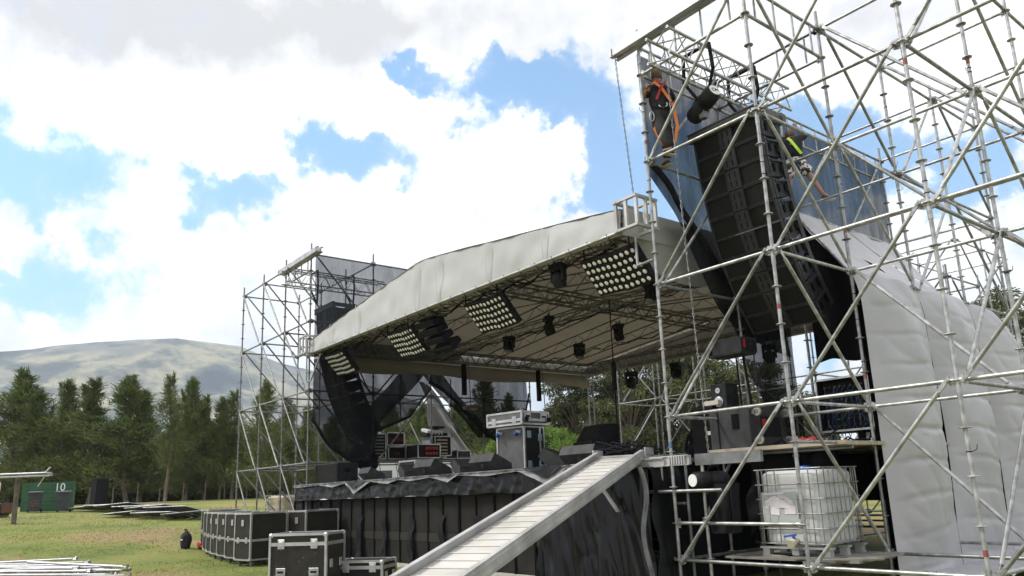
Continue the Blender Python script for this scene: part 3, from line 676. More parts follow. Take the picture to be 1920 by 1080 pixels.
    mb=MB(); mb.path([(-7.85,8.75,5.4),(-7.78,8.68,4.85),(-7.42,8.64,4.85)],.022,n=8); at(mb,'corner_strut',STEEL,root)
    mb=MB(); mb.path([(-20.15,8.5,5.4),(-20.15,8.5,4.65),(-19.85,8.5,4.65),(-19.45,8.6,5.35)],.022,n=8); at(mb,'corner_strut',STEEL,root)
    mb=MB(); mb.tube((-19.95,19.1,5.3),(-19.95,19.1,1.9),.025,n=8); mb.tube((-19.7,19.1,5.3),(-19.7,19.1,1.9),.02,n=8); at(mb,'roof_mast',STEELD,root)
    # cable bundles
    mb=MB(); random.seed(4)
    for k in range(5):
        pts=[]; 
        for q in range(60): x=-19.5+11*q/59; pts.append((x+random.uniform(-.03,.03),8.95+.05*k,5.42+.06*math.sin(q*1.3+k)+random.uniform(-.04,.03)))
        mb.path(pts,.010,n=5)
    for yy in (12.1,15.3):
        for k in range(2): mb.path([(-19.3+10.6*q/45,yy+.05*k,5.36+.05*math.sin(q*1.7+k)+random.uniform(-.03,.03)) for q in range(46)],.009,n=5)
    at(mb,'cable_bundle',BLKM,root)
roof()
# ---------------------------------------------------------------- deck, ramp, skirts
DZ=1.86
def deck():
    root=thing('stage_deck','raised stage deck with pale aluminium edge running from left tower to ramp','stage deck',(-14,8.64,0))
    for k in range(7):
        mb=MB(); x0=-20.6+k*1.87; mb.box((x0+.93,13.95,DZ-.03),(1.86,10.5,.06)); at(mb,'deck_panel',mat('deck_ply',(.10,.085,.07),.6,0,(.06,.05,.045),2),root)
    mb=MB(); mb.box((-14.05,8.63,DZ-.06),(13.1,.05,.13)); mb.box((-14.05,8.595,DZ-.005),(13.1,.03,.016)); mb.box((-14.05,8.595,DZ-.12),(13.1,.03,.016)); at(mb,'edge_rail',ALUP,root)
    for x in [-20.3+1.85*k for k in range(8)]:
        for y in (8.9,11,13,15,17,19.1):
            mb=MB(); mb.tube((x,y,0),(x,y,DZ-.06),.024,n=6); at(mb,'leg',STEELD,root)
    mb=MB()
    for z in (.5,1.2):
        for y in (8.9,11,13,15,17,19.1): mb.tube((-20.3,y,z),(-7.4,y,z),.024,n=6)
    at(mb,'ledger',STEELD,root)
deck()
def side_deck():
    root=thing('monitor_platform','small boarded platform inside the right tower carrying monitor speakers and racks','platform',(-6.4,9.7,0))
    mb=MB(); mb.box((-6.35,11.2,1.925),(2.2,3.1,.05)); at(mb,'board',WOODP,root)
    mb=MB(); mb.box((-6.35,9.62,1.935),(2.25,.04,.055)); at(mb,'edge_board',WOODP,root)
    for y in (9.8,10.9,12.1):
        mb=MB(); mb.tube((-7.5,y,1.87),(-5.25,y,1.87),.024,n=6); at(mb,'bearer',STEELD,root)
    for x,y in ((-7.66,8.72),(-7.05,8.9),(-7.5,10.0),(-6.2,12.6),(-7.45,12.6)):
        mb=MB(); mb.tube((x,y,0),(x,y,1.85),.024,n=8); mb.lathe([(.026,-.005),(.06,-.005),(.06,.005),(.026,.005)],(x,y,1.0),n=10); mb.lathe([(.026,-.005),(.06,-.005),(.06,.005),(.026,.005)],(x,y,.45),n=10); at(mb,'leg',STEEL,root)
    mb=MB(); mb.box((-7.42,8.66,DZ-.05),(.72,.05,.13)); mb.box((-7.42,8.63,DZ+.015),(.72,.03,.015)); mb.box((-7.42,8.63,DZ-.115),(.72,.03,.015)); 
    for k in range(7): mb.box((-7.40+k*.045,8.62,DZ-.05),(.02,.03,.12))
    at(mb,'edge_rail',ALUP,root)
    mb=MB(); mb.box((-6.6,8.9,DZ-.05),(1.1,.06,.16)); at(mb,'edge_rail',STEELD,root)
    mb=MB(); mb.tube((-7.85,8.6,1.38),(-6.6,8.7,1.38),.024,n=8); mb.tube((-7.66,8.75,.44),(-7.38,8.66,.44),.03,n=8); at(mb,'ledger',STEEL,root)
side_deck()
def ramp():
    TL=Vector((-8.85,8.62,1.93)); TR=Vector((-7.84,8.62,1.93)); d=Vector((.411,-.9116,-.235)).normalized(); s=Vector((.9116,.411,0)); 
    mid=(TL+TR)/2; root=thing('loading_ramp','long pale aluminium loading ramp rising to the stage deck','ramp',mid)
    w=.86; n=s.cross(-d).normalized(); 
    if n.z<0: n=-n
    Lr=8.0; mid0=mid+Vector((0,-.05,0))
    A=Matrix((s,d,n)).transposed()
    P=lambda a,b,c: mid0+s*a+d*b+n*c
    mb=MB(); c=P(0,Lr/2,-.03); mb.box(c,(w-.16,Lr,.03),A); 
    at(mb,'ramp_board',RAMPB,root)
    mb=MB(); k=0
    while k*.22<Lr-.1: mb.box(P(0,.1+k*.22,-.009),(w-.165,.022,.012),A,bev=.004); k+=1
    at(mb,'grip_rib',mat('rib_beige',(.50,.475,.43),.6),root)  # ribs in one even tone, slightly darker than the board
    for sg in(-1,1):
        mb=MB(); x=sg*(w/2-.04); mb.box(P(x,Lr/2,.0),(.010,Lr,.15),A); mb.box(P(x-sg*.025,Lr/2,.075),(.060,Lr,.010),A); mb.box(P(x-sg*.025,Lr/2,-.075),(.060,Lr,.010),A); mb.box(P(x+sg*.008,Lr/2,.035),(.006,Lr,.01),A); mb.box(P(x+sg*.008,Lr/2,-.04),(.006,Lr,.01),A); at(mb,'side_rail',ALUP,root)
    # flat landing lip
    b=Vector((-.411,.9116,0)); 
    mb=MB(); A2=Matrix((s,-b,Vector((0,0,1)))).transposed(); mb.box(mid0+b*.18+Vector((0,0,-.0)),(w,.42,.03),A2)
    for sg in(-1,1): mb.box(mid0+b*.16+s*sg*(w/2-.01)+Vector((0,0,.03)),(.02,.40,.17),A2)
    at(mb,'landing_lip',ALUP,root)
ramp()
def subs():
    g='row of speakers along the front of the stage'
    proto=thing('subwoofer','brown black subwoofer in the unbroken row standing under the stage skirt','speaker',(-21.12,8.62,0),0,g)
    W_=.585; 
    mb=MB(); mb.box((W_/2,.42,.735),(W_-.012,.74,1.40),bev=.012); mb.build('cabinet',BLK,proto)
    mb=MB()
    def fr(u,v):
        return (.022+(W_-.044)*u,.040-.016*math.sin(u*math.pi)**.35*math.sin(v*math.pi)**.2,.06+1.35*v)
    mb.grid(fr,16,10); mb.build('grille',GRILB,proto)
    mb=MB(); mb.box((.008,.025,.735),(.016,.05,1.40)); mb.box((W_-.008,.025,.735),(.016,.05,1.40)); mb.box((W_/2,.02,1.425),(W_,.05,.03)); 
    for z in (.52,.72): mb.box((W_/2,.028,z),(W_-.06,.012,.012))
    mb.build('frame_strip',BLKM,proto)
    mb=MB()
    mb.box((W_/2,.022,.60),(W_-.07,.012,.17))
    mb.build('vent_panel',mat('vent_black',(.032,.029,.025),.6),proto)
    random.seed(8); out=[proto]
    n=19
    for k in range(1,n):
        out.append(dup(proto,(-21.12+k*.5875,8.62+random.uniform(-.012,.012),0)))
    for k,o in enumerate(out): o.rotation_euler=(0,0,random.uniform(-.012,.012))
    # hanging straps
    for k,x in enumerate((-19.4,-18.3,-17.05,-15.85,-14.65,-13.45,-12.2)):
        mb=MB(); sd=k*2.3
        mb.grid(lambda u,v:(x+(u-.5)*(.10+.10*abs(math.sin(v*7+sd)))+.05*math.sin(v*4+sd)*v,8.585-.03*math.sin(v*9+sd)-.09*v*v,1.05-1.0*v),3,22)
        mb.grid(lambda u,v:(x+.05+(u-.5)*.06+.05*math.sin(v*5+sd),8.575-.04*v,.72-.5*v),3,12)
        o=mb.build('ratchet_strap',BLKM,off=(x,8.58,1.0)); o.location=(x,8.58,1.0); tag(o,'twisted black strap hanging down the front of the subwoofer row','strap','straps hanging on the subwoofer row')
    mb=MB(); mb.box((-15.5,8.50,.02),(11.6,.34,.035)); o=mb.build('ground_board',mat('dusty_board',(.42,.40,.35),.8,0,(.3,.28,.23),3),off=(-15.5,8.5,0)); o.location=(-15.5,8.5,0); tag(o,'dusty grey boards laid on the grass under the subwoofer row','board')
subs()
def skirt():
    # black plastic with silver inside, tacked along the deck edge in swags
    root=thing('stage_skirt','black plastic stage skirt with silver lining, bunched in swags under the deck edge','stage skirt',(-15,8.5,DZ))
    mb=MB()
    def f(u,v):
        x=-20.75+11.6*u; sw=abs(math.sin(x*math.pi/1.45)); fold=.05*math.sin(x*9+v*4+2*nz((x,0,0),1.5))*v
        tw=2.2*nz((x*.8,0,0),1.)+v*(1.5 if int(x*1.4)%2 else -1.5); y=8.53-.035*v-.035*(1-abs(math.sin(x*6.5+tw))**.5)*(.25+v)-.015*nz((x*3,v*3,0),1.2,5); z=DZ-.02-(.38+.03*sw)*v
        return (x,y,z)
    mb.grid(f,300,14); at(mb,'sheet',PLAS,root)
    rs=random.Random(17); bk=[-20.9]
    while bk[-1]<-8: bk.append(bk[-1]+rs.choice((.7,1.0,1.3,1.5,1.9)))
    dp=[rs.choice((.0,.03,.05,.08,.12,.27)) for _ in bk]; sk_=[rs.uniform(.3,.7) for _ in bk]
    def flap(x):
        for a,b,d,s in zip(bk[:-1],bk[1:],dp,sk_):
            if a<=x<b: p=(x-a)/(b-a); return d*(p/s if p<s else (1-p)/(1-s))
        return 0
    mb=MB()
    def g(u,v):
        x=-20.7+11.4*u; ph=(x%1.45)/1.45; tri=1-abs(ph*2-1); n_=.5+.5*nz((math.floor(x/1.45)*3.1,0,0),1.3); d=(.045+flap(x))*v
        return (x,8.455-.035*v-.012*abs(math.sin(x*9+v*4)),DZ-.005-d+.006*nz((x*4,v,0),1.5))
    mb.grid(g,300,5); at(mb,'folded_edge',PLASL,root)
    mb=MB()
    def h(u,v):
        x=-20.7+11.4*u; ph=(x%1.45)/1.45; tri=1-abs(ph*2-1); n_=.5+.5*nz((math.floor(x/1.45)*3.1,0,0),1.3); d=(.01+max(0,flap(x)-.06)*.95)*v
        return (x,8.435-.035*v-.012*abs(math.sin(x*9+v*4)),DZ-.0-d)
    mb.grid(h,300,4); at(mb,'upper_fold',PLAS,root)
    root=thing('plastic_sheet','glossy crumpled black plastic sheet hanging beside and behind the ramp','plastic sheet',(-9,8.5,DZ))
    mb=MB()
    def f2(u,v):
        x=-10.2+2.48*u+.16*u*v; z=DZ-.12-1.7*v
        rid=abs(fb((x*1.8+z*.4,z*.45,0),1.1,3,3)); y=8.53-.15*rid*(.3+v)-.035*abs(math.sin(x*5+z*1.2+3*nz((x,z*.6,0),.8)))**.6*(.2+v)-.10*v
        return (x,y,max(.02,z))
    mb.grid(f2,110,80); 
    mb.grid(lambda u,v:(-7.70+.12*u+.16*v,8.50+.5*u+.05*math.sin(v*12)-.1*v,DZ-.12-1.7*v),8,30)
    at(mb,'sheet',PLAS,root)
    mb=MB(); mb.grid(lambda u,v:(-7.80+.10*u+.17*v+.03*math.sin(v*9),8.36+.05*math.sin(v*7)-.10*v-.03*math.sin(u*3),DZ-.12-1.66*v),4,40); mb.grid(lambda u,v:(-8.75+.45*v+.10*u,8.42-.04*math.sin(u*3.1)-.05*v,DZ-.3-.45*v),4,14); at(mb,'highlight_fold',mat('painted_highlight_grey',(.10,.10,.105),.3,0,(.2,.2,.2),5,bump=.5,bs=7),root)  # grey strips put the highlights of the black folds into the colour
skirt()
# ---------------------------------------------------------------- nets and big tarpaulin
def net_panel(name,label,top,hem,x,mats,nu=80,nv=26,fold=.05,seed=0,group=None,hemroll=True,cat='netting'):
    # top, hem: polylines in (y,z); surface hung in plane x
    def interp(pl_,t):
        L_=[0]
        for a,b in zip(pl_[:-1],pl_[1:]): L_.append(L_[-1]+math.hypot(b[0]-a[0],b[1]-a[1]))
        s=t*L_[-1]
        for k in range(len(pl_)-1):
            if s<=L_[k+1]+1e-9: q=(s-L_[k])/max(1e-9,L_[k+1]-L_[k]); return (pl_[k][0]+(pl_[k+1][0]-pl_[k][0])*q, pl_[k][1]+(pl_[k+1][1]-pl_[k][1])*q)
        return pl_[-1]
    y0=sum(p[0] for p in top)/len(top); root=thing(name,label,cat,(x,y0,top[0][1]),0,group)
    mb=MB()
    def f(u,v):
        a=interp(top,u); b=interp(hem,u); y=a[0]+(b[0]-a[0])*v; z=a[1]+(b[1]-a[1])*v
        return (x+fold*(.2+v)*(math.sin(y*5+z*1.3+seed)*.5+nz((0,y*1.2,z*.7),1,seed)),y,z)
    mb.grid(f,nu,nv); at(mb,'net',mats[0],root)
    if hemroll:
        mb=MB(); pts=[interp(hem,k/60) for k in range(61)]
        mb.grid(lambda u,v:(x+.03*math.sin(u*40)+.05*math.sin(v*6.28),interp(hem,u)[0]+.02*math.cos(v*6.28),interp(hem,u)[1]+.05*math.cos(v*6.28)+.04),70,8); at(mb,'rolled_hem',mats[1],root)
    return root
net_panel('net_curtain','tall blue grey net curtain lashed inside the right tower, with a torn sweeping lower edge',[(8.66,8.36),(16.7,8.36)],[(8.70,6.48),(9.24,6.1),(9.58,5.72),(10.06,5.15),(10.69,4.6),(11.2,4.5),(12.4,5.4),(14,5.8),(16.7,6.2)],-7.44,(NET,NETDD),fold=.04,seed=1)
# dark doubled band hanging from the sweep and the translucent tail below it
net_panel('net_curtain','long black folded band of net falling from the torn edge behind the array',[(8.72,6.60),(9.3,6.15),(9.9,5.5),(10.5,4.95),(11.0,4.7),(12.0,4.9)],[(8.78,6.35),(9.3,5.75),(9.85,5.0),(10.35,4.3),(10.8,3.9),(12.2,3.6)],-7.50,(NETDD,NETDD),fold=.10,seed=4,hemroll=False)
net_panel('net_curtain','see-through black net tail hanging under the speaker array',[(10.3,4.3),(12.3,4.2)],[(10.9,3.3),(11.7,2.2),(12.2,1.95)],-7.46,(NETD,NETDD),nu=40,fold=.12,seed=7,hemroll=False)
net_panel('net_curtain','upper dark net on the inner face of the far left tower above the roof',[(8.66,8.36),(13.6,8.36)],[(8.66,5.2),(13.6,5.6)],-20.04,(NETL,NETDD),fold=.03,seed=2,hemroll=False)
net_panel('net_curtain','black net round the far tower below the roof, gathered to a knot',[(8.66,5.3),(12.4,5.2)],[(8.63,3.58),(9.16,2.84),(9.89,2.42),(10.4,2.45),(10.65,3.3),(11.72,3.72),(12.45,4.6)],-20.04,(NETD,NETDD),fold=.12,seed=3)
net_panel('net_curtain','black net swag between the far tower and the big upright case',[(12.5,5.2),(16.3,5.2)],[(12.45,4.8),(13.0,4.55),(13.67,4.0),(14.48,3.3),(15.3,2.82),(16.1,3.1),(16.35,4.6)],-20.04,(NETD,NETDD),fold=.08,seed=5)
mb=MB(); mb.grid(lambda u,v:(-20.3+.22*math.cos(u*6.28)*(.6+.4*math.sin(v*9))+.1*nz((u*3,v*3,0),1.5),10.2+.45*math.sin(u*6.28)*(.4+.6*math.sin(v*3.14))+.3*v,2.95-.75*v+.06*nz((u*4,v*4,1),2)),24,18)
o=mb.build('net_bundle',BLKM,off=(-20.3,10.2,2.5)); o.location=(-20.3,10.2,2.5); tag(o,'knotted black bundle of net at the lower end of the far tower','netting')
# folded dark crossing strips of net seen through the swag
for (a,b,c,d,sd,lb) in (((9.9,3.3),(10.6,3.2),(12.6,5.2),(11.7,5.2),1,'darker doubled strip of net slanting up to the right inside the far tower'),((12.4,5.2),(13.2,5.2),(15.2,3.2),(14.6,3.2),2,'darker doubled strip of net slanting down behind the swag')):
    mb=MB(); mb.grid(lambda u,v:(-20.52+.05*math.sin(u*9+sd),(a[0]*(1-v)+b[0]*v)*(1-u)+(d[0]*(1-v)+c[0]*v)*u if sd==1 else (a[0]*(1-v)+b[0]*v)*(1-u)+(d[0]*(1-v)+c[0]*v)*u,(a[1]*(1-v)+b[1]*v)*(1-u)+(d[1]*(1-v)+c[1]*v)*u),20,5)
    o=mb.build('net_strip',NETDD,off=(-20.5,a[0],a[1])); o.location=(-20.5,a[0],a[1]); tag(o,lb,'netting')
mb=MB(); mb.grid(lambda u,v:(-22.2+.1*math.sin(v*7+u*5)+.15*nz((u*3,v*3,0),1.3,2),13.3+.5*u+v*(.9+.9*u)+.08*math.sin(v*9),5.2-2.6*v-.1*u),16,24)
o=mb.build('rear_tarpaulin',SHEET,off=(-22,14.4,4)); o.location=(-22,14.4,4); tag(o,'creased pale tarpaulin hanging behind the racks at the back of the stage','tarpaulin')
def big_sheet():
    root=thing('tarpaulin','huge silver grey tarpaulin draped over the back of the right tower down to the grass','tarpaulin',(-5.4,12.6,4.4))
    spans=[(10.64,12.60),(12.68,14.58),(14.66,16.75)]
    for k,(ya,yb) in enumerate(spans):
        mb=MB()
        def f(u,v):
            y=ya+(yb-ya)*u; bow=math.sin(math.pi*u)
            vr=.32
            if k==0: yr=12.64+(12.66-12.64)*u  # the front panel fans out from one high tie
            else: yr=12.66+(16.64-12.66)*((y-12.66)/(16.75-12.66))
            if v<vr:
                q=v/vr; x=-7.36+(1.98)*q; zz=6.42+(4.45-6.42)*q-.16*math.sin(q*math.pi)*(1 if k else .5); yy=yr+(y-yr)*q
                if k==2: zz-= .9*u*u*q
            else:
                q=(v-vr)/(1-vr); e=4.45-(.9*u*u if k==2 else 0); x=-5.38+.10*math.sin(min(1,q*8)*math.pi/2); zz=e*(1-q)+.10*q; yy=y+(1 if u<.5 else -1)*abs(2*u-1)**8*(-.035+.09*max(0,math.sin(q*math.pi*1.6-1.2)))*(1 if 0<k or u>.5 else 0)
                bl=bow*(.19*math.sin(min(1,q*1.05)*math.pi)**.7+.12); x+=bl; 
                # horizontal slack folds between the ties
                x+= -.030*max(0,1-abs(((zz+.10*nz((y*.7,zz,0),.9,k)-.10*(u-.5)*(1 if k!=1 else -1))/.47)%1-.5)*7)*min(1,bow*1.3)*(.6+.4*nz((y,zz,0),1.1,k+3))
            w=(.03*nz((x*.5,yy*1.4,zz*.9),1,k*5)+.03*(abs(nz((x,yy*2.2+zz,zz*1.6),1,k*7+2))**.7)+.012*math.sin(yy*6+zz*2.5+4*nz((0,yy,zz),.5,k)))*min(1,bow*2+.15)
            return (x+w,yy,zz+w*.5)
        mb.grid(f,50,220); at(mb,'sheet_panel',SHEET,root)
    mb=MB(); random.seed(6)
    for y in (12.64,14.62):
        for z in [ .5+.55*j for j in range(7)]: mb.path([(-5.33,y-.10,z),(-5.30,y,z-.02),(-5.33,y+.10,z+.01)],.006,n=5)
    at(mb,'lacing',WHITEM,root)
    mb=MB(); mb.tube((-7.3,12.55,6.38),(-5.38,10.68,4.40),.024,n=8); at(mb,'edge_pole',STEEL,root)
    mb=MB(); mb.grid(lambda u,v:(-5.3+1.1*u+.1*nz((u*4,v*4,0),1),11.2+5*v,.06+.12*abs(nz((u*6,v*9,0),1.2))+.05),14,40); at(mb,'loose_end',SHEET,root)
big_sheet()
# drape behind the array, plus an added sheet that darkens the tarpaulin's interior
mb=MB(); mb.grid(lambda u,v:(-5.50,10.95+5.4*u,4.3-4.2*v+.0),20,12); mb.grid(lambda u,v:(-7.3+1.9*u,12.75+.06*math.sin(u*20),6.2-1.8*u-(2.7-1.8*u)*v+.05*math.sin(u*12)),40,10)
o=mb.build('black_sheet',BLKM,off=(-6,12.6,5)); o.location=(-6,12.6,5); tag(o,'black drape behind the speaker array, with an added sheet darkening the tarpaulin inside','drape')
# ---------------------------------------------------------------- speakers
def line_array(label,x0,y0,z0,n,w,th0,th1,dh=.335):
    root=thing('line_array',label,'speaker array',(x0,y0,z0))
    y,z=y0,z0; dmat=mat('array_side',(.045,.045,.048),.45,0,(.03,.03,.032),6,bump=.1)
    for k in range(n):
        th=R_(th0+(th1-th0)*(k/(n-1))**1.3); nrm=Vector((0,-math.cos(th),-math.sin(th))); dn=Vector((0,math.sin(th),-math.cos(th))); X=Vector((1,0,0))
        A=Matrix((X,-nrm,-dn)).transposed(); c=Vector((x0,y,z))+dn*dh/2
        P=lambda a,b,cc: c+X*a+(-nrm)*b+(-dn)*cc
        h=dh-.012
        mb=MB()
        # wedge shaped cabinet: narrower at the back
        vs=[P(-w/2,.02,-h/2),P(w/2,.02,-h/2),P(w/2,.02,h/2),P(-w/2,.02,h/2),P(-w/2+.05,.56,-h/2+.05),P(w/2-.05,.56,-h/2+.05),P(w/2-.05,.56,h/2-.05),P(-w/2+.05,.56,h/2-.05)]
        mb.add(vs,[(0,1,2,3),(5,4,7,6),(1,5,6,2),(4,0,3,7),(3,2,6,7),(4,5,1,0)])
        o=at(mb,'cabinet',BLK,root)
        mb=MB()
        for s in(-1,1):
            cx=s*(w/4+.045); ww=w/2-.13
            mb.grid(lambda u,v:P(cx+ww*(u-.5),.012-.02*math.sin(u*3.14),(h-.05)*(v-.5)),8,4,flip=True)
        mb.build('grille',GRILL,o,off=root.location)
        mb=MB(); mb.box(P(0,.0,0),(.20,.05,h-.01),A)
        for s in(-1,1): mb.box(P(s*(w/2-.012),.02,0),(.03,.08,h),A); mb.box(P(s*.115,-.004,0),(.022,.05,h),A)
        for s in(-1,1): mb.box(P(0,.005,s*(h/2-.008)),(w,.05,.018),A)
        mb.build('wave_guide',dmat,o,off=root.location)
        mb=MB()
        for sx in(-.05,.05):
            for sz in(-.07,.07): mb.box(P(sx,-.026,sz),(.014,.008,.10),A)
        mb.build('slot_openings',mat('deep_black',(.003,.003,.003),.9),o,off=root.location)
        for s in(-1,1):
            for a_,b_,c_ in ((.004,.18,.06),(.012,.42,.09)): mb=MB(); mb.box(P(s*(w/2-a_),b_,0),(.012,c_,.125),A); mb.build('handle_recess',mat('deep_black',(.003,.003,.003),.9),o,off=root.location)
        for s in(-1,1):
            mb=MB()
            mb.box(P(s*(w/2+.002),.06,0),(.016,.05,h+.03),A); mb.box(P(s*(w/2-.02),.50,0),(.03,.10,h-.02),A); mb.box(P(s*(w/2-.006),.30,h/2-.05),(.02,.34,.03),A)
            for zz in(-.13,-.05,.05,.13): mb.tube(P(s*(w/2+.004),.06,zz),P(s*(w/2+.018),.06,zz),.009,n=6,mi=1)
            mb.build('rigging_rail',[dmat,STEELD],o,off=root.location)
        y+=dn.y*dh; z+=dn.z*dh
    mb=MB(); zt=z0+.07
    mb.box((x0,y0-.02,zt),(w+.14,.07,.15)); mb.box((x0,y0+.62,zt),(w+.14,.07,.15))
    for xx in(-w/2+.02,0,w/2-.02): mb.box((x0+xx,y0+.38,zt+.02),(.09,.72,.10))
    mb.box((x0,y0-.06,zt+.07),(w+.16,.03,.015),mi=0); mb.box((x0,y0-.06,zt-.07),(w+.16,.03,.015)); at(mb,'fly_frame',mat('frame_grey',(.12,.115,.105),.5,.3,(.08,.075,.07),5),root)
    return root
line_array('long curved black speaker array hanging in the right scaffold tower',-6.57,9.6,6.93,10,1.22,6,37)
line_array('long black speaker array behind dark net in the far left tower',-21.1,9.45,7.0,11,1.2,3,34,.38)
def box_speaker(name,label,loc,dims,rz,pm=BLK,grille='front',group=None,handles=True):
    root=thing(name,label,'speaker',loc,rz,group); w,d,h=dims
    mb=MB(); mb.box((0,0,h/2),(w,d,h),bev=.012); mb.build('cabinet',pm,root)
    mb=MB(); mb.grid(lambda u,v:((w-.05)*(u-.5),-d/2-.008-.006*math.sin(u*3.14),h*.06+h*.88*v),8,6); mb.build('grille',GRILL,root)
    if handles:
        for s in(-1,1):
            mb=MB(); mb.box((s*(w/2+.002),0,h*.62),(.008,.16,.10)); e=mb.build('handle',mat('deep_black',(.003,.003,.003),.9),root)
    return root
def wedge(label,loc,rz,w=.68,s=1.,proto=None):
    if proto is not None: return dup(proto,loc,rz,label,s)
    root=thing('stage_monitor',label,'stage monitor',loc,rz,'wedge monitors along the stage edge'); root.scale=(s,s,s)
    h=.40; d=.56
    prof=[(-.02,0),(d*.62,0),(d,h*.55),(d*.80,h),(.0,h*.42)]   # y,z  (front slope faces up towards the performer)
    mb=MB(); mb.poly([(-w/2,y-.28,z) for y,z in prof],(w,0,0)); mb.build('cabinet',GREYB,root)
    mb=MB(); mb.grid(lambda u,v:((w-.06)*(u-.5),-.28+.01+(d*.80-.02)*v-.006,h*.42+.012+(h*.58-.015)*v+.004),8,4); mb.build('grille',GRILL,root)
    mb=MB(); mb.box((w/2+.003,.02,.17),(.008,.14,.07)); mb.build('handle',BLKM,root)
    mb=MB(); mb.box((-.12,.285,.12),(.12,.008,.09)); mb.build('connector_plate',BLKM,root)
    return root
wp=wedge('low wedge monitor leftmost on the stage edge, right of the tall sub cabinet',(-17.55,9.15,DZ),R_(172),.92,.80)
for lb,x,y,a,s in (('wedge monitor in front of the case with red sockets',-14.7,9.15,176,.92),('wedge monitor directly left of the tall upright flight case',-12.45,9.1,178,.88),('wedge monitor right of the tall upright flight case, turned to the side',-10.6,9.25,125,.85),('long wedge monitor at the head of the ramp',-9.8,9.2,184,.85)):
    wedge(lb,(x,y,DZ),R_(a),proto=wp,s=s)
for lb,x,y,a in (('small wedge standing on edge left of the third monitor',-15.9,9.45,80),('small wedge standing on edge beside the upright flight case',-13.6,9.45,80)):
    o=dup(wp,(x,y,DZ),R_(a),lb,.8)
box_speaker('speaker_cabinet','black side fill cabinet at the left end of the stage edge',(-19.65,9.2,DZ),(1.2,.62,.52),R_(4),BLK)
# speaker stack at the back right of the deck
for k,(z,s_,lb) in enumerate(((DZ,(.70,.72,.55),'lower black bass cabinet of the drum fill stack left of the front post'),)):
    box_speaker('speaker_cabinet',lb,(-11.65,11.3,z),s_,R_(-10),BLK)
root=thing('speaker_cabinet','upper black cabinet with slanted top on the drum fill stack','speaker',(-11.65,11.3,DZ+.555),R_(-10))
mb=MB(); mb.poly([(-.35,-.28,0),(-.35,.36,0),(-.35,.36,.34),(-.35,-.05,.34)],(.70,0,0)); mb.build('cabinet',BLK,root)
mb=MB(); mb.grid(lambda u,v:(.64*(u-.5),-.285+.225*v-.004,.03+.29*v),6,4); mb.build('grille',GRILL,root)
mb=MB(); mb.tube((-11.2,11.5,DZ),(-11.2,11.5,4.3),.014,n=8); mb.box((-11.2,11.5,3.75),(.09,.09,.6),bev=.02); mb.tube((-11.2,11.5,4.3),(-11.2,11.5,5.4),.012)
o=mb.build('lamp_stand',BLKM,off=(-11.2,11.5,DZ)); o.location=(-11.2,11.5,DZ); tag(o,'thin black stand with tall lamp head rising behind the drum fill stack','stand')
# cable heap at the ramp head
mb=MB(); random.seed(12)
for k in range(26):
    cx,cy=-8.95+random.uniform(-.35,.35),9.35+random.uniform(-.2,.25); r=random.uniform(.15,.34); pts=[]
    for q in range(15): t=q/14*6.28; pts.append((cx+r*1.5*math.cos(t),cy+r*.7*math.sin(t),DZ+.03+.012*k*random.uniform(.6,1)+.05*math.sin(t*2+k)))
    mb.path(pts,.013,n=5)
o=mb.build('cable_heap',BLKM,off=(-8.95,9.35,DZ)); o.location=(-8.95,9.35,DZ); tag(o,'heap of coiled black cables lying at the head of the ramp','cable')
